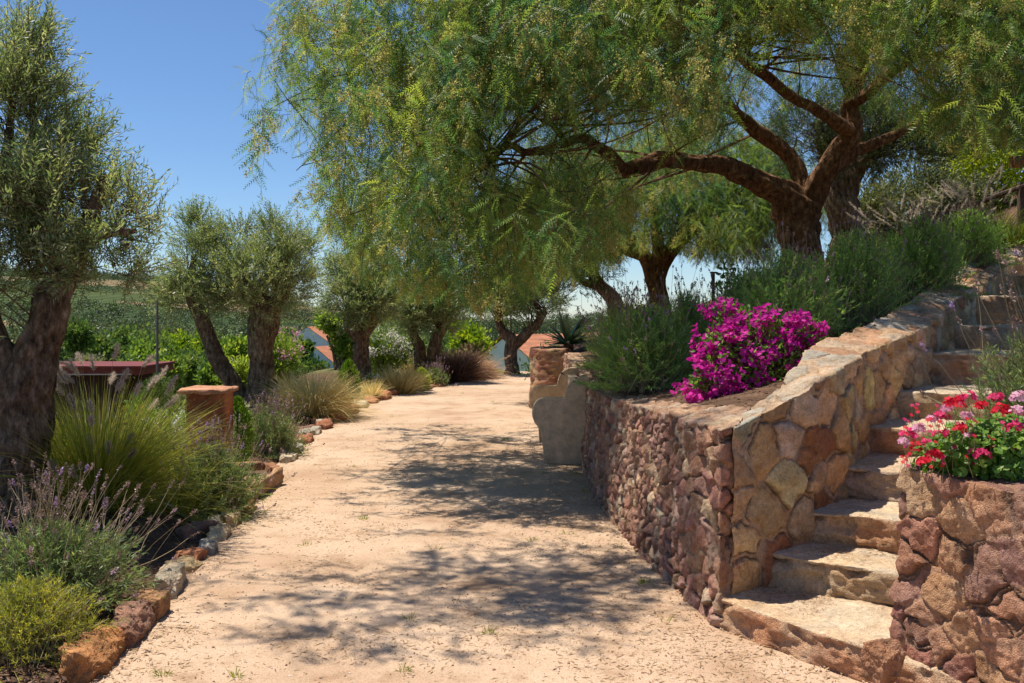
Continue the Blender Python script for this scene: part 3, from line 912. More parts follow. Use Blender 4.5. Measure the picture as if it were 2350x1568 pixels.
    # loose rocks at the foot of the planter wall
    for k, (u, v, w, h, col, lab) in enumerate([(2030, 1585, 80, 90, (0.46, 0.26, 0.17), 'rough pink rock standing at the foot of the planter wall on the lowest step')]):
        d = 4.18
        s = d / FPX
        c = ((u - 1175) * s, d, 0.2)
        g = Geo()
        rock_geo(g, c, (w * s * 1.2, 0.16, 0.22), 640 + k, col, 5, 0.4)
        tag(g.build('loose_rock', M['rock'], None, (c[0], c[1], 0.1), color=True), lab, 'rock', None, 'thing')
border_stones()

# ------------------------------------------------------------------ boxes, prisms, tubes
def box(g, c, d, mat=0, tone=0.5, yaw=0.0, bev=0.0, col=None):
    c = np.array(c, float)
    hx, hy, hz = np.array(d, float) / 2
    V = np.array([(x, y, z) for z in (-hz, hz) for (x, y) in ((-hx, -hy), (hx, -hy), (hx, hy), (-hx, hy))])
    F_ = [(0, 3, 2, 1), (4, 5, 6, 7), (0, 1, 5, 4), (1, 2, 6, 5), (2, 3, 7, 6), (3, 0, 4, 7)]
    ca, sa = math.cos(yaw), math.sin(yaw)
    V = np.stack([V[:, 0] * ca - V[:, 1] * sa, V[:, 0] * sa + V[:, 1] * ca, V[:, 2]], 1) + c
    g.add(V, F_, tone, mat, col)

def tube(g, pts, sides=8, step=0.06, gnarl=0.0, seed=0, mat=0, tone=0.5, ridge=4.0, cap=True, wig=0.0):
    """PTS rows are x, y, z, radius."""
    p = catmull(pts, step)
    c, r = p[:, :3].copy(), np.maximum(p[:, 3], 0.0008)
    if wig:
        w_ = np.minimum(np.linspace(0, 6, len(c)), 1)[:, None]
        c += w_ * np.stack([fbm(c, 2.3, seed + 70 + q, 3) for q in range(3)], 1) * (wig * np.minimum(1.2, 0.4 + r / 0.12))[:, None]
    n = len(c)
    T = unit(np.gradient(c, axis=0))
    ref = np.array([0.31, 0.87, 0.38])
    A = np.zeros_like(c)
    a = unit(np.cross(T[0], ref)[None])[0]
    for k in range(n):
        a = a - T[k] * (a @ T[k])
        a = a / max(np.linalg.norm(a), 1e-9)
        A[k] = a
    B = np.cross(T, A)
    th = np.linspace(0, 2 * math.pi, sides, endpoint=False)
    rad = np.repeat(r[:, None], sides, 1)
    if gnarl:
        s = np.concatenate([[0], np.cumsum(np.linalg.norm(np.diff(c, axis=0), axis=1))])
        q = np.stack([np.repeat(np.cos(th)[None], n, 0) * 1.0, np.repeat(np.sin(th)[None], n, 0) * 1.0, np.repeat(s[:, None], sides, 1) * 1.6], -1).reshape(-1, 3)
        nz = fbm(q, 1.4, seed, 3) * 0.8 + fbm(q * np.array([ridge, ridge, 1.3]), 0.9, seed + 4, 3) * 0.6 + fbm(q, 5, seed + 9, 3) * 0.25
        rad = rad * (1 + gnarl * nz.reshape(n, sides))
    V = c[:, None] + rad[..., None] * (np.cos(th)[None, :, None] * A[:, None] + np.sin(th)[None, :, None] * B[:, None])
    g.add(V.reshape(-1, 3), grid_faces(n, sides, True), tone, mat)
    if cap:
        k = np.arange(sides)
        for row, cc in ((0, c[0]), (n - 1, c[-1])):
            g.add(np.vstack([V[row], cc]), np.stack([k, (k + 1) % sides, np.full(sides, sides)], 1), tone, mat)
    return c, r

def thin_tubes(g, A, B, Cc, r0, r1, mat=0, tone=0.5, n=6):
    """Many three-sided twigs along quadratic curves A (start), B (control), C (end): arrays (k,3)."""
    k = len(A)
    t = np.linspace(0, 1, n)[None, :, None]
    c = (1 - t) ** 2 * A[:, None] + 2 * t * (1 - t) * B[:, None] + t ** 2 * Cc[:, None]
    T = unit(np.gradient(c, axis=1))
    ref = np.array([0.3, 0.5, 0.81])
    X = unit(np.cross(T, ref))
    Y = np.cross(T, X)
    th = np.array([0, 2.094, 4.189])
    r0 = np.broadcast_to(r0, (k,))[:, None, None]
    r1 = np.broadcast_to(r1, (k,))[:, None, None]
    rr = r0 * (1 - t) + r1 * t
    V = c[:, :, None] + rr[:, :, None] * (np.cos(th)[None, None, :, None] * X[:, :, None] + np.sin(th)[None, None, :, None] * Y[:, :, None])
    f = grid_faces(n, 3, True)
    F_ = (f[None] + (np.arange(k) * n * 3)[:, None, None]).reshape(-1, 4)
    g.add(V.reshape(-1, 3), F_, tone, mat)

# ------------------------------------------------------------------ leaves
def frames(d, rng, up_bias=None):
    """x along d, z a normal perpendicular to it: random, or leaning to UP_BIAS."""
    n = len(d)
    r = rand_dirs(rng, n)
    if up_bias is not None:
        r = unit(r * 0.8 + np.array(up_bias))
    y = unit(np.cross(r, d))
    z = np.cross(d, y)
    return d, y, z

def leaves(g, pos, d, L, Wd, rng, tone, mat=0, up=None, tri=False, cup=0.0):
    """Diamond (or triangular) leaves from POS along D."""
    n = len(pos)
    L = np.broadcast_to(L, (n,))[:, None]
    Wd = np.broadcast_to(Wd, (n,))[:, None]
    x, y, z = frames(unit(d), rng, up)
    if tri:
        V = np.stack([pos + y * Wd * 0.5, pos - y * Wd * 0.5, pos + x * L], 1)
        F_ = np.arange(n * 3).reshape(n, 3)
        k = 3
    else:
        V = np.stack([pos, pos + x * L * 0.45 + y * Wd * 0.5 + z * Wd * cup, pos + x * L, pos + x * L * 0.45 - y * Wd * 0.5 + z * Wd * cup], 1)
        F_ = np.arange(n * 4).reshape(n, 4)
        k = 4
    t = np.repeat(np.broadcast_to(tone, (n,)), k)
    g.add(V.reshape(-1, 3), F_, t, mat)

def bez(A, B, Cc, t):
    t = t[..., None]
    return (1 - t) ** 2 * A + 2 * t * (1 - t) * B + t * t * Cc

def bez_d(A, B, Cc, t):
    t = t[..., None]
    return unit(2 * (1 - t) * (B - A) + 2 * t * (Cc - B))

# ------------------------------------------------------------------ olive trees
def olive_crown(g, gt, ells, n_clump, n_twig, n_leaf, leaf, rng, shoots=0.35, mat=0, centre=None, tl=(0.22, 0.42)):
    """ELLS: (centre xyz, radii xyz). Twigs with paired narrow leaves grouped in clumps near the surface."""
    vol = np.array([np.prod(e[1]) ** 0.75 for e in ells])
    pick = rng.choice(len(ells), n_clump, p=vol / vol.sum())
    C0 = np.array([e[0] for e in ells])[pick]
    Rr = np.array([e[1] for e in ells])[pick]
    dr = rand_dirs(rng, n_clump)
    dr[:, 2] = np.where(dr[:, 2] < -0.55, -dr[:, 2], dr[:, 2])
    cl = C0 + dr * Rr * (U(rng, 0.35, 1.0, (n_clump, 1)) ** 0.55)
    tone_c = U(rng, -0.22, 0.22, n_clump)
    cr = 0.30 * np.mean(Rr, 1) * U(rng, 0.6, 1.3, n_clump)
    N = n_clump * n_twig
    ci = np.repeat(np.arange(n_clump), n_twig)
    st = cl[ci] + rng.normal(size=(N, 3)) * (cr[ci] * 0.55)[:, None]
    out = unit((st - C0[ci]) / Rr[ci] + 1e-6)
    d = unit(out * 0.7 + np.array([0, 0, shoots]) + rng.normal(size=(N, 3)) * 0.42)
    TL = U(rng, tl[0], tl[1], N)
    A = st
    Cc = st + d * TL[:, None]
    B = st + d * (TL * 0.5)[:, None] + rng.normal(size=(N, 3)) * (TL * 0.08)[:, None] - np.array([0, 0, 0.02])
    thin_tubes(gt, A, B, Cc, 0.0028, 0.0012, 0, 0.4, 4)
    k = n_leaf
    t = np.tile(np.linspace(0.08, 1.0, k), (N, 1)) + rng.normal(size=(N, k)) * 0.02
    t = np.clip(t, 0, 1)
    pos = bez(A[:, None], B[:, None], Cc[:, None], t)
    tg = bez_d(A[:, None], B[:, None], Cc[:, None], t)
    pr = unit(np.cross(tg, rng.normal(size=(N, 1, 3))))
    sgn = np.where(np.arange(k) % 2, 1.0, -1.0)[None, :, None]
    ld = unit(tg * 0.75 + pr * sgn * 0.75 + rng.normal(size=(N, k, 3)) * 0.18)
    tn = np.clip(0.45 + tone_c[ci][:, None] + rng.normal(size=(N, k)) * 0.2, 0, 1).ravel()
    LL = leaf * U(rng, 0.7, 1.2, N * k)
    leaves(g, pos.reshape(-1, 3), ld.reshape(-1, 3), LL, LL * 0.21, rng, tn, mat, cup=0.15)
    return cl

def px_ell(u, v, d, ru, rv, rd):
    s = d / FPX * (1.0 if d < 10 else 0.82)
    return (P(u, v, d), np.array([ru * s, rd, rv * s]))

def connect(gt, nodes_, targets, rng, r0, r1, bow=0.12):
    """Boughs from the nearest limb node to each clump."""
    nd = np.array(nodes_)
    near = np.argsort(((targets[:, None] - nd[None, :, :3]) ** 2).sum(-1), 1)[:, :9]
    idx = near[np.arange(len(targets)), rng.integers(0, near.shape[1], len(targets))]
    A = nd[idx, :3]
    Cc = targets
    ln = np.linalg.norm(Cc - A, axis=1)
    B = (A + Cc) / 2 + rng.normal(size=A.shape) * (ln * bow)[:, None] + np.array([0, 0, 1]) * (ln * 0.12)[:, None]
    rr = np.minimum(np.clip(ln * 0.012, r1 * 1.2, r0), nd[idx, 3] * 0.7)
    thin_tubes(gt, A, B, Cc, rr, r1, 0, 0.5, 8)

def olive_tree(name, base, limbs, ells, n_clump, n_twig, n_leaf, leaf, seed, label, group=None, mat='olive_leaf', sides=22, gnarl=0.16, shoots=0.35, tl=(0.22, 0.42), step=0.04):
    rng = np.random.default_rng(seed)
    r = root(name, base, label, 'tree', group)
    gt, gc, gw = Geo(), Geo(), Geo()
    nodes_ = []
    for k, lm in enumerate(limbs):
        c, rd = tube(gt, lm, sides, step, gnarl, seed * 3 + k, wig=0.04)
        nodes_ += [(*p, q) for p, q in zip(c[::4], rd[::4])][len(c) // 10:]
    cl = olive_crown(gc, gw, ells, n_clump, n_twig, n_leaf, leaf, rng, shoots, 0, None, tl)
    connect(gw, nodes_, cl, rng, 0.035, 0.004)
    tr = gt.build('trunk', M['olive_bark'], r, base, smooth=True)
    gw.build('branches', M['twig'], r, base)
    gc.build('crown', M[mat], r, base)
    return r

def limb(*rows):
    return np.array([[*P(u, v, d), rr] for u, v, d, rr in rows])

def olive_trees():
    b = P(40, 1255, 7.4)
    b[2] = 0.0
    olive_tree('olive_tree', b,
        [np.vstack([np.array([[b[0] - 0.02, b[1], -0.15, 0.34]]), limb((42, 1215, 7.4, 0.25), (38, 1120, 7.4, 0.205), (50, 1010, 7.4, 0.19), (48, 920, 7.4, 0.205), (78, 850, 7.4, 0.17), (112, 770, 7.4, 0.13), (128, 690, 7.4, 0.125), (158, 600, 7.45, 0.11), (205, 500, 7.5, 0.06), (235, 400, 7.5, 0.025))]),
         limb((50, 940, 7.4, 0.15), (22, 850, 7.4, 0.15), (-15, 770, 7.4, 0.12), (-50, 660, 7.45, 0.10), (-30, 520, 7.5, 0.07), (10, 380, 7.5, 0.04), (30, 220, 7.5, 0.02)),
         limb((150, 620, 7.45, 0.08), (110, 520, 7.6, 0.06), (90, 380, 7.7, 0.035), (70, 220, 7.7, 0.015)),
         limb((160, 590, 7.45, 0.06), (240, 540, 7.3, 0.04), (310, 530, 7.3, 0.015))],
        [px_ell(15, 340, 7.5, 105, 210, 0.7), px_ell(40, 165, 7.5, 55, 80, 0.4), px_ell(140, 510, 7.4, 130, 95, 0.7), px_ell(-30, 560, 7.5, 120, 120, 0.7),
         px_ell(250, 330, 7.5, 14, 60, 0.12), px_ell(300, 510, 7.4, 42, 50, 0.35), px_ell(50, 630, 7.2, 110, 55, 0.5), px_ell(250, 615, 7.4, 60, 40, 0.4), px_ell(140, 350, 7.6, 40, 60, 0.4), px_ell(-60, 680, 7.4, 90, 60, 0.4)],
        165, 16, 19, 0.056, 71, 'big near olive tree with thick forked trunk beside the fountain grass', 'olive trees along the path', gnarl=0.26, sides=56, shoots=0.55, step=0.022)
    d = 16.0
    b = P(600, 915, d)
    b[2] = 0.1
    olive_tree('olive_tree', b,
        [np.vstack([np.array([[b[0], d, 0.0, 0.36]]), limb((606, 905, d, 0.28), (602, 860, d, 0.2), (600, 790, d, 0.2), (606, 720, d, 0.25), (575, 670, d, 0.12), (555, 600, d, 0.05))]),
         limb((606, 730, d, 0.15), (640, 680, d, 0.13), (660, 600, d, 0.05)),
         np.vstack([np.array([[b[0] - 0.35, d, 0.05, 0.22]]), limb((545, 895, d, 0.16), (515, 850, d, 0.13), (480, 780, d, 0.125), (455, 720, d, 0.125), (440, 660, d, 0.08), (445, 590, d, 0.04))])],
        [px_ell(590, 640, d, 130, 75, 0.9), px_ell(600, 690, d, 110, 35, 0.9), px_ell(440, 690, d, 70, 45, 0.6), px_ell(680, 615, d, 55, 75, 0.5), px_ell(470, 620, d, 80, 85, 0.7), px_ell(450, 540, d, 40, 55, 0.3), px_ell(545, 545, d, 45, 55, 0.3), px_ell(640, 555, d, 60, 50, 0.4), px_ell(420, 670, d, 45, 50, 0.4)],
        165, 17, 16, 0.068, 72, 'twin trunked olive tree, one trunk leaning away, behind the terracotta pillar', 'olive trees along the path', sides=28)
    d = 21.0
    b = P(830, 900, d)
    b[2] = 0.1
    olive_tree('olive_tree', b,
        [np.vstack([np.array([[b[0], d, 0.0, 0.26]]), limb((830, 870, d, 0.17), (830, 790, d, 0.16), (828, 765, d, 0.17), (805, 742, d, 0.13), (795, 700, d, 0.05))]),
         limb((832, 775, d, 0.12), (855, 742, d, 0.11), (870, 700, d, 0.05))],
        [px_ell(830, 690, d, 85, 55, 0.8), px_ell(840, 735, d, 60, 25, 0.6), px_ell(790, 640, d, 35, 55, 0.4), px_ell(870, 690, d, 45, 45, 0.4), px_ell(845, 620, d, 50, 45, 0.5)],
        130, 17, 14, 0.085, 73, 'slim olive tree with a Y shaped trunk beside white oleander', 'olive trees along the path', sides=20)
    d = 24.0
    b = P(972, 870, d)
    b[2] = 0.1
    olive_tree('olive_tree', b,
        [np.vstack([np.array([[b[0], d, 0.0, 0.25]]), limb((968, 850, d, 0.17), (962, 800, d, 0.14), (945, 755, d, 0.1), (930, 700, d, 0.04))]),
         np.vstack([np.array([[b[0], d, 0.1, 0.2]]), limb((985, 845, d, 0.15), (1000, 790, d, 0.14), (1015, 745, d, 0.12), (1030, 690, d, 0.05))])],
        [px_ell(955, 725, d, 65, 55, 0.7), px_ell(1000, 745, d, 70, 30, 0.6), px_ell(1020, 700, d, 60, 50, 0.6), px_ell(935, 680, d, 35, 40, 0.4), px_ell(1000, 660, d, 45, 40, 0.5)],
        130, 17, 14, 0.09, 74, 'V shaped pair of olive trunks rising behind the dark purple grass', 'olive trees along the path', sides=20)
    d = 27.0
    b = P(1175, 862, d)
    b[2] = 0.0
    olive_tree('olive_tree', b,
        [np.vstack([np.array([[b[0], d, -0.1, 0.32]]), limb((1175, 850, d, 0.2), (1176, 810, d, 0.17), (1174, 785, d, 0.17), (1150, 755, d, 0.11), (1135, 710, d, 0.05))]),
         limb((1178, 795, d, 0.14), (1205, 765, d, 0.13), (1235, 740, d, 0.11), (1255, 710, d, 0.05))],
        [px_ell(1145, 705, d, 65, 45, 0.7),  px_ell(1225, 695, d, 65, 45, 0.7), px_ell(1185, 660, d, 70, 40, 0.7)],
        130, 17, 14, 0.095, 75, 'last olive tree at the crest of the path in front of the white house', 'olive trees along the path', sides=20)
    # dark olives on the terrace
    d = 15.2
    x, y = (1945 - 1175) * d / FPX, d
    b = np.array([x, y, gz(x, y)])
    olive_tree('olive_tree', b,
        [np.vstack([np.array([[b[0] - 0.1, d, b[2] - 0.1, 0.36]]), limb((1930, 620, d, 0.27), (1945, 540, d, 0.24), (1935, 460, d, 0.25), (1955, 400, d, 0.18), (2010, 330, d, 0.10), (2090, 290, d, 0.05))]),
         limb((1940, 450, d, 0.16), (1900, 370, d, 0.12), (1870, 280, d, 0.05))],
        [px_ell(2080, 350, d, 120, 70, 0.9), px_ell(2000, 300, d, 110, 80, 0.9), px_ell(1950, 360, d, 70, 40, 0.6), px_ell(2170, 330, d, 60, 60, 0.6), px_ell(1850, 300, d, 90, 80, 0.7)],
        120, 22, 16, 0.065, 76, 'dark shaded olive tree with stout trunk right behind the pepper tree trunk', None, 'olive_dark', sides=26)
    d = 20.5
    x = (1425 - 1175) * d / FPX
    b = np.array([x, d, gz(x, d)])
    olive_tree('olive_tree', b,
        [np.vstack([np.array([[b[0], d, b[2] - 0.1, 0.22]]), limb((1410, 695, d, 0.16), (1380, 660, d, 0.13), (1362, 620, d, 0.11), (1350, 570, d, 0.05))]),
         limb((1385, 665, d, 0.08), (1330, 640, d, 0.07), (1300, 600, d, 0.03))],
        [px_ell(1310, 640, d, 70, 45, 0.7), px_ell(1370, 600, d, 60, 50, 0.7), px_ell(1270, 680, d, 40, 35, 0.5)],
        60, 20, 14, 0.07, 77, 'crooked dark olive tree above the agave planter', None, 'olive_dark', sides=18)
olive_trees()

# ------------------------------------------------------------------ pepper trees
def frond_templates(n_t, rng):
    """Pinnate leaf about one unit long along x, drooping in -z; triangular leaflets."""
    out = []
    for k in range(n_t):
        pairs = 9
        t = np.linspace(0.12, 0.97, pairs)
        sag = U(rng, 0.05, 0.32)
        px = t - sag * 0.25 * t ** 2
        pz = -sag * t ** 2
        V = []
        for s in (-1, 1):
            ln = 0.20 * np.sin(np.pi * (0.18 + 0.74 * t)) ** 0.6 * U(rng, 0.8, 1.15, pairs)
            ang = R_(58) + rng.normal(0, 0.12, pairs) - 0.35 * t
            dx, dy = np.cos(ang), np.sin(ang) * s
            w = 0.026
            a = np.stack([px - w * 0.9, np.zeros(pairs), pz], 1)
            b = np.stack([px + w * 0.9, np.zeros(pairs), pz], 1)
            c = np.stack([px + dx * ln, dy * ln, pz - ln * U(rng, 0.05, 0.4, pairs)], 1)
            V.append(np.stack([a, b, c], 1))
        V = np.concatenate(V, 0).reshape(-1, 3)
        # rachis
        r_ = np.array([[0, 0.006, 0], [0, -0.006, 0], [px[-1], 0, pz[-1]]])
        out.append(np.vstack([V, r_]))
    return out

def place_fronds(g, pos, d, size, tone, rng, tmpl):
    n = len(pos)
    x, y, z = frames(unit(d), rng, (0, 0, 0.7))
    R = np.stack([x, y, z], 2)
    which = rng.integers(0, len(tmpl), n)
    for k, T in enumerate(tmpl):
        m = which == k
        if not m.any():
            continue
        V = np.einsum('nij,vj->nvi', R[m], T) * size[m][:, None, None] + pos[m][:, None]
        nv = len(T)
        g.add(V.reshape(-1, 3), np.arange(V.shape[0] * nv).reshape(-1, 3), np.repeat(tone[m], nv))

def pepper_crown(gl, gb, gw, nodes_, anchors, strands, rng, vbot, seed, size=(0.19, 0.29), bloom=0.6, slen=(0.35, 1.2), spacing=0.055, keep_off=()):
    tmpl = frond_templates(6, rng)
    na = len(anchors)
    connect(gw, nodes_, anchors, rng, 0.022, 0.004, 0.15)
    ci = np.repeat(np.arange(na), strands)
    N = len(ci)
    st = anchors[ci] + rng.normal(size=(N, 3)) * np.array([0.24, 0.24, 0.16])
    SL = U(rng, slen[0], slen[1], N)
    SL *= np.interp(720 - (st[:, 2] - EYE) / st[:, 1] * FPX, [-50, 350], [0.5, 1.0])
    hd = rand_dirs(rng, N)
    hd[:, 2] = 0
    hd = unit(hd)
    # limit the fall to the lower edge of the crown
    up_ = 1175 + st[:, 0] / st[:, 1] * FPX
    zlim = EYE - (vbot(up_) - 720) * st[:, 1] / FPX
    room = st[:, 2] - zlim
    SL = np.minimum(SL, room * U(rng, 0.75, 1.05, N))
    ok = SL > 0.12
    for poly, dlim in keep_off:
        for f in (0.0, 0.3, 0.6, 0.95):
            q = st - np.array([0, 0, 1]) * (SL * f)[:, None]
            uu, vv = 1175 + q[:, 0] / q[:, 1] * FPX, 720 - (q[:, 2] - EYE) / q[:, 1] * FPX
            ok &= ~(in_poly(uu, vv, poly) & (q[:, 1] < dlim) & (rng.random(N) < 0.76))
    st, SL, hd, ci = st[ok], SL[ok], hd[ok], ci[ok]
    N = len(st)
    A = st
    B = st + hd * (SL * 0.30)[:, None] + np.array([0, 0, 1]) * (SL * 0.10)[:, None]
    Cc = st + hd * (SL * 0.36)[:, None] - np.array([0, 0, 1]) * (SL * 0.90)[:, None]
    thin_tubes(gw, A, B, Cc, 0.0035, 0.001, 0, 0.4, 5)
    tone_a = U(rng, -0.32, 0.36, na)
    kmax = int(slen[1] / spacing) + 1
    j = np.arange(kmax)[None] * spacing / SL[:, None]
    jj = j + U(rng, -0.3, 0.3, j.shape) * spacing / SL[:, None]
    use = (j < 1.0)
    si, _ = np.nonzero(use)
    t = np.clip(jj[use], 0, 1)
    pos = bez(A[si], B[si], Cc[si], t)
    tg = bez_d(A[si], B[si], Cc[si], t)
    lat = unit(np.cross(tg, rand_dirs(rng, len(si))))
    d = unit(tg * 0.45 + lat * 0.75 + np.array([0, 0, -0.22]))
    sz = U(rng, size[0], size[1], len(si))
    tn = np.clip(0.38 + tone_a[ci[si]] + rng.normal(size=len(si)) * 0.14, 0, 1)
    place_fronds(gl, pos, d, sz, tn, rng, tmpl)
    # flower panicles
    fb = rng.random(na) < bloom
    fsel = np.nonzero(fb[ci])[0]
    fsel = fsel[rng.random(len(fsel)) < 0.85]
    reps = np.repeat(fsel, 3)
    t = U(rng, 0.25, 0.95, len(reps))
    p0 = bez(A[reps], B[reps], Cc[reps], t)
    dd = unit(rand_dirs(rng, len(reps)) * 0.6 + np.array([0, 0, -0.8]))
    k = 70
    s = U(rng, 0, 1, (len(reps), k)) ** 0.8
    PL = U(rng, 0.12, 0.24, len(reps))
    q = p0[:, None] + dd[:, None] * (s * PL[:, None])[..., None] + rng.normal(size=(len(reps), k, 3)) * (0.04 * (1.15 - s))[..., None]
    q = q.reshape(-1, 3)
    leaves(gb, q, rand_dirs(rng, len(q)), U(rng, 0.013, 0.024, len(q)), 0.013, rng, U(rng, 0, 1, len(q)), 0)

def pick_anchors(n, umin, umax, vtop, vbot, uleft, c, r, rng, clear=None, clear_d=12.6, umargin=0, gaps=None, thin=0):
    out = []
    tries = 0
    c, r = np.array(c), np.array(r)
    while len(out) < n and tries < n * 400:
        tries += 1
        u = U(rng, umin, umax)
        v = U(rng, vtop, 720)
        if u < thin and rng.random() < 0.3:
            continue
        if v > float(vbot(np.array([u]))[0]) - 40 or u < np.interp(v, *uleft):
            continue
        # ray against the crown's dome
        o = (np.array([0, 0, EYE]) - c) / r
        dv = np.array([(u - 1175) / FPX, 1.0, -(v - 720) / FPX]) / r
        a, b, cc = dv @ dv, 2 * o @ dv, o @ o - 1
        D = b * b - 4 * a * cc
        if D <= 0:
            continue
        d0, d1 = (-b - math.sqrt(D)) / (2 * a), (-b + math.sqrt(D)) / (2 * a)
        # crowded near the outside of the dome, thinner inside
        f = rng.random()
        f = f * 0.45 if rng.random() < 0.66 else 0.45 + f * 0.55
        d = d0 + (d1 - d0) * f
        if clear is not None and in_poly(np.array([u]), np.array([v]), clear)[0] and d < clear_d:
            continue
        p = P(u, v, d)
        if gaps is not None and gaps(p):
            continue
        out.append(p)
    return np.array(out)

def pepper_trees():
    rng = np.random.default_rng(5)
    # --- the big tree over the path
    base = np.array([(1838 - 1175) * 13.0 / FPX, 13.0, 0])
    base[2] = gz(base[0], base[1])
    r = root('pepper_tree', base, 'big spreading pepper tree with weeping feathery leaves, arching its low limb over the path', 'tree')
    gt, gw, gl, gb = Geo(), Geo(), Geo(), Geo()
    limbs = [
        (np.vstack([np.array([[base[0] + 0.02, 13.0, base[2] - 0.2, 0.55]]), limb((1842, 640, 13, 0.33), (1838, 580, 13, 0.26), (1830, 520, 13, 0.27), (1826, 480, 13, 0.29), (1790, 445, 12.9, 0.2), (1735, 415, 12.7, 0.16), (1640, 378, 12.3, 0.125), (1545, 366, 11.9, 0.108), (1470, 383, 11.6, 0.094), (1432, 388, 11.5, 0.088), (1385, 342, 11.3, 0.075), (1335, 318, 11.1, 0.062), (1285, 330, 10.9, 0.052), (1210, 350, 10.6, 0.045), (1165, 335, 10.4, 0.04), (1115, 378, 10.2, 0.04), (1055, 415, 10.1, 0.03), (1010, 470, 10.0, 0.02))]), 30, 0.17),
        (limb((1835, 490, 13, 0.22), (1836, 430, 13.1, 0.17), (1820, 370, 13.2, 0.15), (1765, 320, 13.2, 0.13), (1700, 272, 13.0, 0.115), (1640, 190, 12.8, 0.08), (1590, 130, 12.6, 0.05)), 22, 0.13),
        (limb((1845, 500, 13, 0.26), (1868, 440, 12.9, 0.22), (1905, 380, 12.8, 0.2), (1945, 300, 12.7, 0.18), (1952, 230, 12.7, 0.14), (1975, 140, 12.6, 0.10), (1990, 40, 12.5, 0.06)), 26, 0.14),
        (limb((1945, 300, 12.6, 0.14), (1890, 262, 12.3, 0.105), (1830, 225, 12.0, 0.095), (1760, 175, 11.7, 0.085), (1710, 140, 11.5, 0.07), (1655, 90, 11.3, 0.05), (1630, 40, 11.2, 0.035)), 18, 0.12),
        (limb((1710, 140, 11.5, 0.05), (1640, 120, 11.3, 0.045), (1560, 85, 11.1, 0.035), (1470, 90, 11.0, 0.02)), 12, 0.1),
        (limb((1905, 385, 12.9, 0.13), (1980, 340, 13.0, 0.10), (2070, 300, 13.0, 0.08), (2150, 265, 12.8, 0.065), (2240, 235, 12.5, 0.05), (2330, 240, 12.3, 0.03)), 16, 0.12),
        (limb((1950, 240, 12.7, 0.12), (2020, 190, 12.2, 0.09), (2090, 130, 11.8, 0.07), (2180, 70, 11.5, 0.05), (2280, 10, 11.2, 0.03)), 16, 0.12),
        (limb((1300, 328, 10.9, 0.05), (1250, 265, 10.7, 0.045), (1180, 200, 10.5, 0.04), (1115, 135, 10.4, 0.03), (1085, 120, 10.4, 0.028), (1050, 132, 10.3, 0.02)), 10, 0.1),
        (limb((1265, 285, 10.8, 0.04), (1190, 250, 10.6, 0.035), (1110, 235, 10.5, 0.03), (1060, 225, 10.4, 0.015)), 10, 0.1),
        (limb((1160, 335, 10.4, 0.03), (1095, 365, 10.2, 0.025), (1040, 430, 10.0, 0.02), (1015, 520, 10.0, 0.012)), 8, 0.1),
        (limb((1180, 200, 10.5, 0.03), (1080, 170, 10.8, 0.028), (950, 160, 11.0, 0.022), (860, 125, 11.1, 0.018), (760, 70, 11.2, 0.014), (690, 10, 11.2, 0.01)), 8, 0.1),
        (limb((1110, 235, 10.5, 0.03), (1000, 200, 10.8, 0.026), (880, 180, 11.0, 0.02), (780, 175, 11.1, 0.015), (690, 215, 11.1, 0.01), (620, 250, 11.1, 0.006)), 8, 0.1),
        (limb((1060, 225, 10.4, 0.02), (930, 260, 10.6, 0.018), (820, 270, 10.8, 0.014), (740, 340, 10.9, 0.01), (680, 390, 10.9, 0.006)), 8, 0.1),
        (limb((1630, 60, 11.2, 0.04), (1500, 0, 10.8, 0.035), (1300, -60, 10.6, 0.03), (1100, -50, 10.6, 0.02), (1000, 20, 10.7, 0.012)), 8, 0.1),
        (np.vstack([limb((1500, 0, 10.8, 0.035)), np.array([[0.2, 9.6, 5.6, 0.03], [-0.7, 8.2, 6.0, 0.025], [-1.7, 6.9, 6.05, 0.012]])]), 8, 0.1),
        (limb((1115, 135, 10.4, 0.025), (1095, 60, 10.3, 0.022), (1070, -30, 10.2, 0.018), (900, -60, 10.4, 0.012), (790, -30, 10.6, 0.008)), 8, 0.1),
    ]
    nodes_ = []
    for k, (lm, sd, gn) in enumerate(limbs):
        lm = lm.copy()
        if k:
            lm[:, 3] *= 0.7
        else:
            lm[5:, 3] *= 0.86
        c, rd = tube(gt, lm, sd + 6, 0.025, gn * 1.5, 900 + k * 5, ridge=6.0, wig=0.035)
        nodes_ += [(*p, max(q, 0.01)) for p, q in zip(c[::5], rd[::5]) if p[2] > base[2] + 1.2]
    vb = lambda u: np.interp(u, [0, 535, 560, 600, 640, 690, 730, 760, 800, 850, 900, 960, 1050, 1150, 1230, 1290, 1340, 1420, 1500, 1600, 1700, 1790, 1830, 1990, 2020, 2120, 2200, 2400, 3000],
                             [-60, -60, 300, 400, 500, 470, 470, 540, 590, 650, 670, 680, 705, 715, 670, 640, 590, 540, 480, 440, 400, 330, 260, 250, 270, 300, 340, 350, 350])
    ul = ([-400, 0, 60, 130, 190, 300, 360, 430, 480, 520, 700], [700, 640, 590, 600, 600, 640, 640, 655, 660, 760, 860])
    clear = [(1400, 300), (1560, 310), (1700, 350), (1640, 200), (1700, 100), (1990, 190), (2060, 240), (2060, 620), (1760, 620), (1640, 440), (1380, 430)]
    c0, r0 = (2.3, 12.2, 2.0), (6.1, 4.3, 5.2)
    an = pick_anchors(570, 540, 2480, -330, vb, ul, c0, r0, rng, clear, 13.0, thin=1000)
    an = np.vstack([an, pick_anchors(130, 950, 2400, -200, lambda u: np.full(np.shape(u), 270.0), ul, c0, r0, rng, clear, 13.2)])
    # sprays of the near limb, high over the path
    n = 34
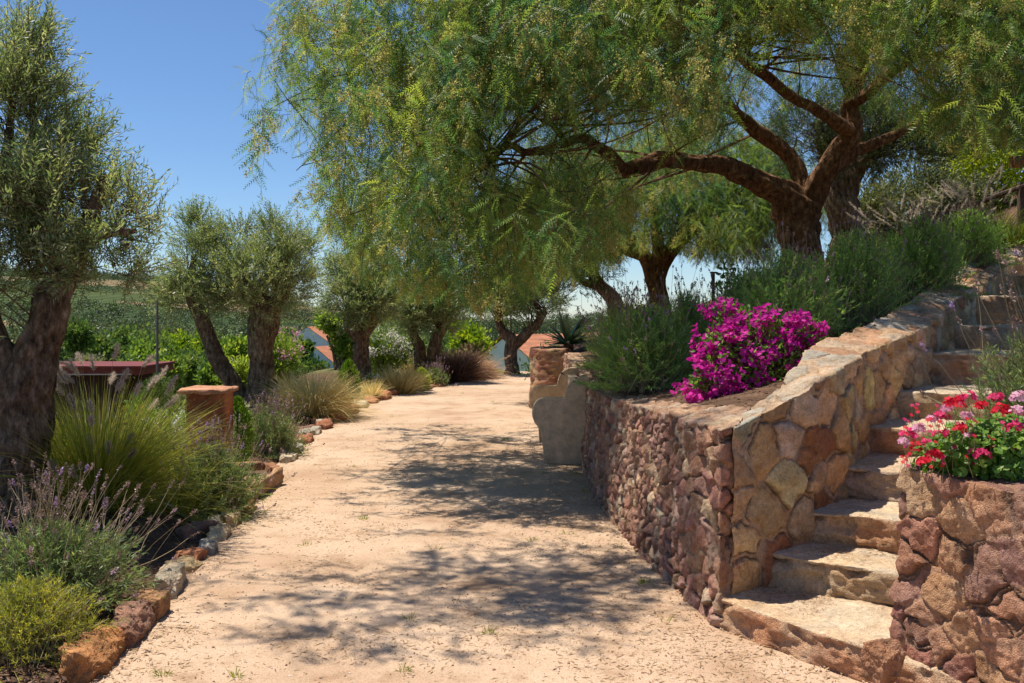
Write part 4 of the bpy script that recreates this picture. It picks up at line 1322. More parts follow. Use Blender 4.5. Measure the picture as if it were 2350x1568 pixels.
    hi = np.stack([-1.6 + rng.normal(0, 0.6, n), 7.0 + rng.normal(0, 0.55, n), 5.75 + rng.normal(0, 0.3, n)], 1)
    an = np.vstack([an, hi])
    off = [(clear, 12.6), ([(1095, 330), (1180, 305), (1300, 295), (1420, 320), (1430, 372), (1300, 362), (1200, 380), (1110, 410)], 11.2)]
    pepper_crown(gl, gb, gw, nodes_, an, 8, rng, vb, 1, keep_off=off)
    gt.build('trunk', M['pepper_bark'], r, base, smooth=True)
    gw.build('branches', M['twig'], r, base)
    gl.build('crown', M['pepper_leaf'], r, base)
    gb.build('blossom', M['pepper_bloom'], r, base)
    # --- the second one further along
    rng = np.random.default_rng(6)
    d = 19.0
    base = np.array([(1512 - 1175) * d / FPX, d, 0])
    base[2] = gz(base[0], base[1])
    r = root('pepper_tree', base, 'smaller pepper tree further back on the terrace, its crown hanging behind the big one', 'tree')
    gt, gw, gl, gb = Geo(), Geo(), Geo(), Geo()
    limbs = [(np.vstack([np.array([[base[0], d, base[2] - 0.2, 0.32]]), limb((1512, 690, d, 0.21), (1508, 640, d, 0.165), (1530, 590, d, 0.14), (1570, 540, d, 0.15), (1615, 495, d, 0.13), (1640, 440, d, 0.11), (1650, 350, d, 0.06))]), 20, 0.16),
             (limb((1505, 650, d, 0.18), (1480, 590, d, 0.14), (1440, 540, d, 0.11), (1400, 470, d, 0.07), (1360, 400, d, 0.04)), 14, 0.14),
             (limb((1508, 640, d, 0.15), (1510, 560, d, 0.12), (1500, 470, d, 0.08), (1520, 380, d, 0.04)), 14, 0.14),
             (limb((1480, 590, d, 0.1), (1390, 560, d, 0.08), (1300, 530, d, 0.05), (1220, 540, d, 0.03)), 10, 0.12),
             (limb((1615, 495, d, 0.08), (1700, 450, d, 0.06), (1790, 430, d, 0.03)), 10, 0.12)]
    nodes_ = []
    for k, (lm, sd, gn) in enumerate(limbs):
        c, rd = tube(gt, lm, sd, 0.05, gn, 1000 + k * 5)
        nodes_ += [(*p, max(q, 0.01)) for p, q in zip(c[::5], rd[::5]) if p[2] > base[2] + 1.0]
    vb = lambda u: np.interp(u, [1100, 1200, 1280, 1340, 1400, 1450, 1560, 1600, 1680, 1760, 1800, 1900], [640, 670, 650, 640, 620, 580, 570, 600, 610, 600, 560, 540])
    ul = ([0, 700], [1100, 1100])
    an = pick_anchors(260, 1120, 1880, 280, vb, ul, (2.9, 19.0, 2.6), (3.6, 2.6, 2.9), rng)
    pepper_crown(gl, gb, gw, nodes_, an, 8, rng, vb, 2, (0.2, 0.3), 0.3, (0.4, 1.3), 0.07)
    gt.build('trunk', M['pepper_bark'], r, base, smooth=True)
    gw.build('branches', M['twig'], r, base)
    gl.build('crown', M['pepper_leaf'], r, base)
    gb.build('blossom', M['pepper_bloom'], r, base)
pepper_trees()

# ------------------------------------------------------------------ small plants
def dome(rng, n, c, Rx, Ry, Hh, spread=1.25, fill=(0.7, 1.08)):
    th = np.abs(rng.normal(0, 0.6, n)) * spread
    th = np.clip(th, 0, 1.5)
    ph = U(rng, 0, 2 * math.pi, n)
    k = U(rng, fill[0], fill[1], n)
    return np.array(c) + np.stack([Rx * np.sin(th) * np.cos(ph), Ry * np.sin(th) * np.sin(ph), Hh * np.cos(th)], 1) * k[:, None]

def lavender(name, c, Rr, Hh, label, cat, seed, stems=420, per=22, leaf=0.04, flowers=120, fl_len=(0.12, 0.3), mat='lavender_leaf', group=None, spread=1.3, purple=0.25, Ry=None, spike=0.055, lean=(0, 0)):
    rng = np.random.default_rng(seed)
    c = np.array(c, float)
    r = root(name, c, label, cat, group)
    Ry = Ry or Rr
    g, gs, gf = Geo(), Geo(), Geo()
    tip = dome(rng, stems, c, Rr, Ry, Hh, spread)
    tip[:, :2] += np.array(lean) * Hh
    A = c + np.stack([rng.normal(0, 0.22 * Rr, stems), rng.normal(0, 0.22 * Ry, stems), np.zeros(stems) - 0.02], 1) + (tip - c) * np.array([0.25, 0.25, 0])
    B = A + (tip - A) * np.array([0.38, 0.38, 0.62]) + rng.normal(size=A.shape) * 0.02
    thin_tubes(gs, A, B, tip, 0.0028, 0.0012, 0, U(rng, 0, 1), 4)
    t = U(rng, 0.22, 1.0, (stems, per)) ** 0.8
    pos = bez(A[:, None], B[:, None], tip[:, None], t)
    tg = bez_d(A[:, None], B[:, None], tip[:, None], t)
    d = unit(tg * 0.9 + rng.normal(size=pos.shape) * 0.5)
    n = stems * per
    tn = np.clip(0.45 + np.repeat(rng.normal(0, 0.15, stems), per) + rng.normal(0, 0.15, n), 0, 1)
    LL = leaf * U(rng, 0.7, 1.3, n)
    leaves(g, pos.reshape(-1, 3), d.reshape(-1, 3), LL, LL * 0.15, rng, tn)
    if flowers:
        k = rng.integers(0, stems, flowers)
        T0 = tip[k]
        dd = unit(unit(tip[k] - A[k]) + np.array([0, 0, 0.35]) + rng.normal(size=(flowers, 3)) * 0.16)
        FL = U(rng, fl_len[0], fl_len[1], flowers)
        E = T0 + dd * FL[:, None]
        bend = rng.normal(size=(flowers, 3)) * (FL * 0.08)[:, None]
        thin_tubes(gs, T0 - dd * 0.05, (T0 + E) / 2 + bend, E, 0.0022, 0.0014, 0, U(rng, 0, 1), 4)
        sp = spike * U(rng, 0.6, 1.3, flowers)
        kk = 26
        s = U(rng, 0, 1, (flowers, kk))
        ax = E[:, None] + dd[:, None] * (s * sp[:, None])[..., None]
        pr = rand_dirs(rng, flowers * kk).reshape(flowers, kk, 3)
        ld = unit(pr * 0.8 + dd[:, None] * 0.6)
        tone_f = np.where(rng.random(flowers) < purple, U(rng, 0.75, 1.0, flowers), U(rng, 0.05, 0.7, flowers))
        sz = 0.011 * np.sin(np.pi * (0.15 + 0.75 * s)) * U(rng, 0.7, 1.3, (flowers, kk))
        leaves(gf, ax.reshape(-1, 3), ld.reshape(-1, 3), sz.ravel() + 0.004, sz.ravel() * 0.75 + 0.002, rng, np.repeat(tone_f, kk))
    g.build('foliage', M[mat], r, c)
    gs.build('stalks', M['dry_stalk'], r, c)
    gf.build('flower_spikes', M['lavender_bloom'], r, c)
    return r

def blades(g, rng, n, c, rb, L, spread, width, droop, seg=5, tone=(0.3, 0.2), lean=(0, 0), up=0.0):
    c = np.array(c, float)
    az = U(rng, 0, 2 * math.pi, n)
    ti = np.clip(np.abs(rng.normal(0, spread, n)), 0, 1.35)
    out = np.stack([np.cos(az), np.sin(az), np.zeros(n)], 1)
    base = c + out * (rb * np.sqrt(rng.random(n)))[:, None]
    d = out * np.sin(ti)[:, None] + np.array([0, 0, 1]) * np.cos(ti)[:, None] + np.array([lean[0], lean[1], 0])
    d = unit(d)
    Ln = U(rng, L[0], L[1], n)
    dr = droop * U(rng, 0.5, 1.5, n)
    s = np.linspace(0, 1, seg + 1)
    pts = base[:, None] + d[:, None] * (Ln[:, None] * s)[..., None] + (out * 0.35 + np.array([0, 0, -1]))[:, None] * ((dr * Ln)[:, None] * s ** 2.4)[..., None]
    side = unit(np.cross(d, rand_dirs(rng, n)))
    w = width * (1 - s ** 1.6) * 0.5 + width * 0.06
    V = np.stack([pts + side[:, None] * w[None, :, None], pts - side[:, None] * w[None, :, None]], 2).reshape(-1, 3)
    i = np.arange(seg)
    f = np.stack([2 * i, 2 * i + 1, 2 * i + 3, 2 * i + 2], 1)
    F_ = (f[None] + (np.arange(n) * 2 * (seg + 1))[:, None, None]).reshape(-1, 4)
    tn = np.clip(tone[0] + rng.normal(0, tone[1], n), 0, 1)
    g.add(V, F_, np.repeat(tn, 2 * (seg + 1)))
    return pts

def plume_geo(g, rng, a, b, rad, nb, tone):
    """A fuzzy foxtail from A to B."""
    a, b = np.array(a), np.array(b)
    ax = b - a
    L = np.linalg.norm(ax)
    ax = ax / L
    s = U(rng, 0, 1, nb)
    prof = np.sin(np.pi * (0.1 + 0.82 * s)) ** 0.7
    bow = np.cross(ax, rand_dirs(rng, 1)[0]) * 0.06 * L
    pos = a + ax * (s * L)[:, None] + bow * (np.sin(np.pi * s))[:, None]
    d = unit(rand_dirs(rng, nb) * 0.9 + ax * 0.9)
    leaves(g, pos, d, rad * prof * U(rng, 0.7, 1.5, nb) + 0.004, rad * 0.10, rng, np.clip(tone + rng.normal(0, 0.18, nb), 0, 1), tri=True)

def ornamental_grass(name, c, label, cat, seed, n, L, spread, width, droop, mat, rb=0.12, plumes=(), tone=(0.45, 0.22), lean=(0, 0), group=None, seg=5, prad=0.03, pmat='plume', pn=150):
    rng = np.random.default_rng(seed)
    c = np.array(c, float)
    r = root(name, c, label, cat, group)
    g = Geo()
    blades(g, rng, n, c - np.array([0, 0, 0.03]), rb, L, spread, width, droop, seg, tone, lean)
    g.build('blades', M[mat], r, c)
    for (p0, p1, p2, tn) in plumes:
        gp = Geo()
        p0, p1, p2 = [np.array(q, float) for q in (p0, p1, p2)]
        mid = (p0 * 0.45 + p1 * 0.55) + np.array([0, 0, 0.06])
        thin_tubes(gp, p0[None], mid[None], p1[None], 0.0018, 0.0012, 0, 0.35, 7)
        plume_geo(gp, rng, p1, p2, prad, pn, tn)
        gp.build('plume', M[pmat], r, c)
    return r

def plume_set(rng, c, n, reach, hh, ln=(0.10, 0.17), lean=(0, 0), tone=(0.1, 0.9), az=(0, 6.283)):
    out = []
    for _ in range(n):
        a = U(rng, *az)
        q = U(rng, 0.25, 1.0) * reach
        o = np.array([math.cos(a), math.sin(a), 0])
        p1 = np.array(c) + o * q + np.array([lean[0], lean[1], 0]) + np.array([0, 0, hh * U(rng, 0.72, 1.05) * (1 - 0.25 * (q / reach) ** 2)])
        d = unit((o * 0.5 + np.array([lean[0], lean[1], 0]) * 0.8 + np.array([0, 0, U(rng, 0.1, 0.9)]))[None])[0]
        out.append((np.array(c) + o * 0.06, p1, p1 + d * U(rng, *ln), U(rng, *tone)))
    return out

def leaf_ball(g, rng, c, Rr, n, size, aspect, tone=(0.45, 0.2), clumps=30, up=0.25, shell=0.5, mat=0):
    """Leaf clumps crowded towards the outside of an ellipsoid with an uneven outline."""
    c, Rr = np.array(c, float), np.array(Rr, float)
    dr = rand_dirs(rng, clumps)
    lump = 0.72 + 0.34 * rng.random(clumps)
    cc = c + dr * Rr * (lump * (rng.random(clumps) ** shell))[:, None]
    tc = rng.normal(0, tone[1] * 0.8, clumps)
    ci = rng.integers(0, clumps, n)
    cs = np.mean(Rr) * 0.30 * U(rng, 0.6, 1.4, clumps)
    p = cc[ci] + rng.normal(size=(n, 3)) * (cs[ci] * 0.62)[:, None]
    d = unit(unit(p - c) * 0.6 + rng.normal(size=(n, 3)) * 0.6 + np.array([0, 0, up]))
    LL = size * U(rng, 0.65, 1.35, n)
    leaves(g, p, d, LL, LL * aspect, rng, np.clip(tone[0] + tc[ci] + rng.normal(0, tone[1] * 0.7, n), 0, 1), mat, cup=0.12)
    return cc

def shrub(name, c, Rr, label, cat, seed, n, size, aspect, mat, clumps=30, group=None, stem=True, flowers=None, tone=(0.45, 0.2), up=0.25, extra=()):
    """Ground point C; ellipsoid radii RR standing on it."""
    rng = np.random.default_rng(seed)
    c = np.array(c, float)
    r = root(name, c, label, cat, group)
    g, gs = Geo(), Geo()
    mid = c + np.array([0, 0, Rr[2] * 0.95])
    cc = leaf_ball(g, rng, mid, Rr, n, size, aspect, tone, clumps, up)
    for (off, r2, n2) in extra:
        cc = np.vstack([cc, leaf_ball(g, rng, mid + np.array(off), r2, n2, size, aspect, tone, max(8, clumps // 3), up)])
    g.build('foliage', M[mat], r, c)
    if stem:
        A = np.repeat(c[None], len(cc), 0) + rng.normal(size=(len(cc), 3)) * np.array([0.04, 0.04, 0]) * np.mean(Rr)
        A[:, 2] = c[2] - 0.05
        thin_tubes(gs, A, (A + cc) / 2 + np.array([0, 0, 0.1]) * Rr[2], cc, 0.012 * np.mean(Rr) + 0.003, 0.003, 0, 0.5, 6)
        gs.build('stems', M['twig'], r, c)
    if flowers:
        fn, fm, fs = flowers
        gf = Geo()
        dr = rand_dirs(rng, fn)
        dr[:, 2] = np.abs(dr[:, 2])
        fc = mid + dr * np.array(Rr) * U(rng, 0.8, 1.05, (fn, 1))
        k = 14
        p = fc[:, None] + rng.normal(size=(fn, k, 3)) * fs * 0.8
        leaves(gf, p.reshape(-1, 3), rand_dirs(rng, fn * k), fs * U(rng, 0.7, 1.2, fn * k), fs * 0.7, rng, U(rng, 0, 1, fn * k))
        gf.build('blossom', M[fm], r, c)
    return r

def on_ground(u, d, dz=0.0):
    x = (u - 1175.0) * d / FPX
    return np.array([x, d, gz(x, d) + dz])

# ---- the bed left of the path
c = on_ground(95, 5.45)
lavender('lavender_bush', c, 0.62, 0.42, 'nearest lavender with many tall dried brown spikes, below the big olive trunk', 'lavender', 101, 620, 30, 0.042, 190, (0.12, 0.36), 'lavender_leaf', 'lavender by the path', 1.25, 0.12, None, 0.06, (0.15, 0.0))
c = on_ground(60, 4.75)
c[2] -= 0.03
lavender('santolina', c, 0.46, 0.33, 'low yellow green santolina mound in the near corner under the lavender spikes', 'shrub', 102, 760, 34, 0.026, 0, (0, 0), 'santolina_leaf', None, 1.35)
c = on_ground(490, 8.15)
lavender('lavender_bush', c, 0.47, 0.56, 'grey green lavender with purple tips in front of the terracotta pillar', 'lavender', 103, 620, 30, 0.04, 130, (0.1, 0.24), 'lavender_leaf', 'lavender by the path', 1.3, 0.4)
c = on_ground(625, 11.6)
lavender('lavender_bush', c, 0.44, 0.5, 'round lavender with purple grey spikes past the stone trough', 'lavender', 104, 520, 26, 0.042, 160, (0.1, 0.26), 'lavender_leaf', 'lavender by the path', 1.3, 0.35)
c = on_ground(998, 22.6)
lavender('lavender_bush', c, 0.42, 0.45, 'small far lavender at the bend, beside the golden dwarf conifer', 'lavender', 105, 300, 20, 0.06, 110, (0.1, 0.25), 'lavender_leaf', 'lavender by the path', 1.3, 0.6, None, 0.08)
c = on_ground(430, 8.9)
rng = np.random.default_rng(3)
ornamental_grass('tufted_grass', on_ground(405, 8.0), 'loose arching green grass between the fountain grass and the grey green lavender', 'grass tuft', 106, 600, (0.4, 0.8), 0.75, 0.0042, 0.42, 'fountain_blade', 0.14, (), (0.5, 0.2), (0.15, -0.05))
c = on_ground(225, 7.9)
pl = plume_set(rng, c, 24, 0.66, 1.2, (0.12, 0.19), (0.05, 0), (0.45, 0.95)) + plume_set(rng, c + np.array([0.1, -0.1, 0]), 7, 0.6, 0.62, (0.10, 0.15), (0, 0), (0.05, 0.5), (3.4, 5.9))
ornamental_grass('fountain_grass', c, 'large green and gold fountain grass with fuzzy pale foxtails beside the big olive trunk', 'ornamental grass', 107, 4200, (0.65, 1.42), 0.50, 0.0055, 0.32, 'fountain_blade', 0.2, pl, (0.56, 0.24), (0.04, 0), None, 6, 0.036, 'plume', 360)
c = on_ground(722, 15.6)
ornamental_grass('feather_grass', c, 'big blonde feather grass clump between the lavender and the dwarf conifer', 'ornamental grass', 108, 3200, (0.65, 1.2), 0.6, 0.007, 0.42, 'straw_blade', 0.22, (), (0.72, 0.26), (0.05, 0), None, 5)
ornamental_grass('feather_grass', on_ground(675, 16.2), 'shorter yellow feather grass leaning out behind the round lavender', 'ornamental grass', 109, 1600, (0.6, 1.0), 0.6, 0.006, 0.45, 'straw_blade', 0.16, (), (0.6, 0.28))
ornamental_grass('feather_grass', on_ground(915, 20.6), 'tan upright feather grass in front of the white oleander', 'ornamental grass', 110, 2400, (0.55, 0.95), 0.42, 0.007, 0.3, 'straw_blade', 0.22, (), (0.55, 0.28))
ornamental_grass('feather_grass', on_ground(850, 19.2), 'small dry feather grass at the foot of the Y shaped olive', 'ornamental grass', 111, 500, (0.35, 0.65), 0.4, 0.007, 0.3, 'straw_blade', 0.1, (), (0.6, 0.25))
ornamental_grass('feather_grass', on_ground(943, 24.4), 'pale pinkish grass between the white oleander and the V shaped olive', 'ornamental grass', 112, 700, (0.5, 1.0), 0.4, 0.008, 0.3, 'straw_blade', 0.15, (), (0.75, 0.2))
c = on_ground(1042, 24.4)
ornamental_grass('purple_fountain_grass', c, 'dark purple brown fountain grass by the V shaped olive trunks', 'ornamental grass', 113, 3400, (0.65, 1.15), 0.5, 0.009, 0.35, 'purple_blade', 0.3, plume_set(rng, c, 24, 0.9, 0.85, (0.15, 0.25), (0.1, 0), (0.1, 0.5)), (0.22, 0.2), (0.05, 0), None, 5, 0.04, 'purple_blade')
c = on_ground(1082, 25.4)
ornamental_grass('pink_fountain_grass', c, 'faded pink fountain grass drooping onto the path at the bend', 'ornamental grass', 114, 3000, (0.5, 0.95), 0.6, 0.009, 0.4, 'purple_blade', 0.3, plume_set(rng, c, 24, 0.8, 0.7, (0.15, 0.25), (0.1, 0), (0.5, 1.0)), (0.75, 0.22), (0.08, 0), None, 5, 0.045, 'purple_blade')

def dwarf_conifer(c, Rx, Hh, label, seed, mat, n=5200, size=0.035):
    """Upright sprays packed on an egg shaped bush."""
    rng = np.random.default_rng(seed)
    r = root('dwarf_conifer', c, label, 'conifer', 'dwarf conifers in the bed')
    t = rng.random(n) ** 0.8
    ph = U(rng, 0, 6.283, n)
    lobe = 1 + 0.12 * np.sin(ph * 5 + t * 7) + 0.1 * rng.normal(size=n)
    prof = np.sin(np.pi * np.clip(0.16 + 0.84 * t, 0, 1)) ** 0.75
    q = U(rng, 0.65, 1.0, n)
    p = np.array(c) + np.stack([Rx * prof * lobe * q * np.cos(ph), Rx * prof * lobe * q * np.sin(ph), Hh * t], 1)
    d = unit(np.stack([np.cos(ph) * 0.5, np.sin(ph) * 0.5, np.ones(n) * 0.9], 1) + rng.normal(size=(n, 3)) * 0.3)
    g, gs = Geo(), Geo()
    tn = np.clip(0.35 + 0.3 * np.sin(ph * 5 + t * 7) + rng.normal(0, 0.2, n), 0, 1)
    leaves(g, p, d, size * U(rng, 0.7, 1.4, n), size * 0.3, rng, tn)
    tube(gs, [(*c, 0.02), (*(np.array(c) + np.array([0, 0, Hh * 0.8])), 0.006)], 6, 0.1)
    g.build('foliage', M[mat], r, c)
    gs.build('stem', M['twig'], r, c)
dwarf_conifer(on_ground(545, 10.6), 0.16, 0.72, 'bright green dwarf conifer tucked against the terracotta pillar', 121, 'conifer_leaf', 5200, 0.035)
dwarf_conifer(on_ground(800, 18.2), 0.2, 0.75, 'dark green egg shaped dwarf conifer beside the blonde feather grass', 122, 'conifer_leaf', 4200, 0.05)
dwarf_conifer(on_ground(966, 21.4), 0.2, 0.52, 'golden yellow dwarf conifer beside the far lavender', 123, 'golden_leaf', 3600, 0.05)

# flowering shrubs and low plants of the bed
shrub('oleander_bush', on_ground(880, 23.0), (0.62, 0.5, 0.62), 'white flowering oleander beside the Y shaped olive trunk', 'shrub', 131, 5200, 0.11, 0.2, 'bright_leaf', 40, None, True, (120, 'white_petal', 0.06), (0.35, 0.2), 0.5)
shrub('oleander_bush', on_ground(645, 19.5), (0.6, 0.5, 0.62), 'pink flowering oleander just behind the upright olive trunk', 'shrub', 132, 4200, 0.11, 0.2, 'bright_leaf', 36, None, True, (26, 'pink_petal', 0.06), (0.4, 0.2), 0.5)
shrub('shrub', on_ground(400, 13.5), (0.32, 0.3, 0.28), 'grey leaved shrub beside the dark cypress, beyond the daisies', 'shrub', 133, 2600, 0.05, 0.35, 'dull_leaf', 22, None, True, None, (0.55, 0.2))
shrub('cypress_bush', on_ground(352, 13.2), (0.17, 0.17, 0.40), 'slim dark green cypress bush standing before the red hut', 'shrub', 134, 3000, 0.045, 0.3, 'bush_leaf', 22, None, True, None, (0.35, 0.15), 0.9)
shrub('daisy_plant', on_ground(395, 11.0), (0.5, 0.35, 0.24), 'low leafy plant with white and cream daisies behind the fountain grass', 'flower', 135, 3600, 0.06, 0.3, 'bright_leaf', 30, None, False, (50, 'white_petal', 0.026), (0.35, 0.2), 0.6)
shrub('marigold_plant', on_ground(318, 11.5), (0.22, 0.2, 0.34), 'leafy plant with an orange yellow flower in front of the red hut', 'flower', 136, 1800, 0.06, 0.3, 'bright_leaf', 16, None, False, (4, 'yellow_petal', 0.035), (0.35, 0.2), 0.6)
ornamental_grass('iris_clump', on_ground(410, 10.2), 'blue green strappy clump against the left side of the terracotta pillar', 'plant', 137, 420, (0.35, 0.62), 0.35, 0.012, 0.2, 'agave_leaf', 0.16, (), (0.5, 0.3))
shrub('lime_shrub', on_ground(560, 18.0), (0.35, 0.3, 0.42), 'lime green leafy shrub seen between the two olive trunks', 'shrub', 138, 2600, 0.10, 0.3, 'bright_leaf', 22, None, True, (8, 'white_petal', 0.03), (0.75, 0.2), 0.4)
ornamental_grass('broad_leaf_clump', on_ground(525, 14.4), 'pale green broad leaved clump just behind the pillar top', 'plant', 139, 160, (0.3, 0.62), 0.6, 0.035, 0.35, 'bright_leaf', 0.1, (), (0.8, 0.15))
shrub('silver_shrub', on_ground(535, 11.4), (0.14, 0.12, 0.3), 'small silvery shrub right behind the pillar cap', 'shrub', 140, 900, 0.045, 0.3, 'plume', 12, None, True, None, (0.6, 0.2), 0.5)
shrub('low_shrub', on_ground(620, 1.0 + 12.6), (0.3, 0.25, 0.16), 'dry brown undergrowth at the foot of the twin olive', 'shrub', 141, 1500, 0.05, 0.3, 'dull_leaf', 16, None, True, None, (0.5, 0.2))
shrub('white_flower_plant', on_ground(858, 20.2), (0.18, 0.16, 0.2), 'tiny white flowered plant at the foot of the oleander', 'flower', 142, 900, 0.06, 0.3, 'bright_leaf', 10, None, True, (10, 'white_petal', 0.035), (0.4, 0.2))

# ---- terrace above the wall
def terr(u, d, dz=0.0):
    return on_ground(u, d, dz)
lavender('lavender_bush', terr(1490, 8.75), 0.60, 0.66, 'lavender spilling over the path wall beside the magenta bougainvillea', 'lavender', 201, 820, 34, 0.045, 170, (0.08, 0.26), 'lavender_deep', 'lavender on the terrace', 1.3, 0.18, None, 0.05, (-0.05, -0.1))
lavender('lavender_bush', terr(1580, 9.9), 0.6, 0.72, 'lavender directly behind the bougainvillea, below the small staked sapling', 'lavender', 202, 620, 28, 0.045, 110, (0.1, 0.28), 'lavender_deep', 'lavender on the terrace', 1.2, 0.2)
lavender('lavender_bush', terr(1420, 11.4), 0.5, 0.72, 'lavender with reddish spikes above the plaster bench', 'lavender', 203, 520, 26, 0.045, 160, (0.12, 0.34), 'lavender_deep', 'lavender on the terrace', 1.3, 0.1)
for k, (u, d, rr, hh, lab) in enumerate([(1800, 8.6, 0.62, 0.86, 'tall lavender rising behind the right end of the bougainvillea, below the big trunk'),
                                        (1960, 9.2, 0.62, 0.88, 'tall dense lavender in the middle of the row above the step wall'),
                                        (2105, 10.2, 0.62, 0.80, 'tall lavender near the upper end of the step wall row'),
                                        (2215, 11.9, 0.6, 0.66, 'uppermost lavender of the step wall row, below the feather plumes'),
                                        (1720, 10.4, 0.6, 0.78, 'lavender behind the bougainvillea top beside the staked sapling')]):
    lavender('lavender_bush', terr(u, d), rr, hh, lab, 'lavender', 210 + k, 900, 34, 0.045, 150, (0.06, 0.22), 'lavender_deep', 'lavender on the terrace', 1.1, 0.15, None, 0.045, (0.05, 0))

def bougainvillea():
    rng = np.random.default_rng(41)
    c = on_ground(1730, 7.35)
    r = root('bougainvillea', c, 'magenta bougainvillea bush in full bloom on top of the stone wall corner', 'flowering shrub')
    gl, gb, gs = Geo(), Geo(), Geo()
    lobes = [(1662, 718, 38, 7.4, 1), (1700, 755, 58, 7.35, 1), (1650, 800, 62, 7.25, 1), (1600, 880, 36, 7.15, 1), (1640, 870, 50, 7.15, 1), (1700, 850, 78, 7.25, 1), (1690, 905, 40, 7.1, .9),
             (1762, 762, 52, 7.4, 1), (1820, 765, 52, 7.4, 1), (1868, 790, 32, 7.35, 1), (1876, 748, 16, 7.4, 1), (1770, 830, 62, 7.3, 0.45), (1830, 830, 30, 7.3, 0.35), (1855, 842, 15, 7.1, 1), (1885, 828, 14, 7.15, 1), (1780, 890, 45, 7.2, 0.3), (1805, 865, 55, 7.3, 0.2), (1850, 850, 40, 7.35, 0.15), (1745, 905, 42, 7.15, 0.6), (1830, 890, 36, 7.3, 0.1)]
    for (u, v, rp, d, mg) in lobes:
        cc = P(u, v, d)
        rr = rp * d / FPX
        n = int(120 * (rp / 50.0) ** 2 * mg) + 10
        nc = max(3, int(11 * (rp / 50.0) ** 2))
        kd = rand_dirs(rng, nc) * U(rng, 0.55, 1.12, (nc, 1))
        ci = rng.integers(0, nc, n)
        p = cc + kd[ci] * rr + rng.normal(size=(n, 3)) * 0.030
        dr = unit(p - cc)
        ax = unit(dr + np.array([0, -0.1, 0.3]) + rng.normal(size=(n, 3)) * 0.3)
        tone = np.clip(0.5 + rng.normal(0, 0.25, nc)[ci] + rng.normal(size=n) * 0.18, 0, 1)
        a0 = unit(np.cross(ax, rand_dirs(rng, n)))
        b0 = np.cross(ax, a0)
        for k in range(3):
            th = k * 2.094
            d3 = unit(ax * 0.55 + a0 * math.cos(th) + b0 * math.sin(th))
            LL = 0.034 * U(rng, 0.75, 1.25, n)
            nb = unit(np.cross(np.cross(ax, d3), d3))
            y = unit(np.cross(nb, d3))
            w = LL[:, None] * 0.40
            x = d3 * LL[:, None]
            V = np.stack([p, p + x * 0.35 + y * w, p + x * 0.75 + y * w * 0.7 + ax * 0.004, p + x, p + x * 0.75 - y * w * 0.7 + ax * 0.004, p + x * 0.35 - y * w], 1)
            F_ = np.stack([np.arange(n) * 6 + q for q in range(6)], 1)
            gb.add(V.reshape(-1, 3), F_, np.repeat(tone, 6))
        m = int(130 * (rp / 50.0) ** 2 * (2.0 - mg)) + 6
        q = cc + rand_dirs(rng, m) * rr * U(rng, 0.3, 1.0, (m, 1))
        leaves(gl, q, unit(rand_dirs(rng, m) + np.array([0, 0, 0.4])), 0.05 * U(rng, 0.7, 1.2, m), 0.028, rng, np.clip(rng.normal(0.45, 0.25, m), 0, 1), cup=0.15)
        A = c[None] + rng.normal(size=(4, 3)) * np.array([0.06, 0.06, 0.0])
        thin_tubes(gs, A, (A + cc) / 2 + rng.normal(size=(4, 3)) * 0.05 + np.array([0, 0, 0.08]), cc + rng.normal(size=(4, 3)) * rr * 0.4, 0.006, 0.0025, 0, 0.4, 7)
    gb.build('bracts', M['magenta'], r, c)
    gl.build('foliage', M['geranium_leaf'], r, c)
    gs.build('stems', M['twig'], r, c)
bougainvillea()

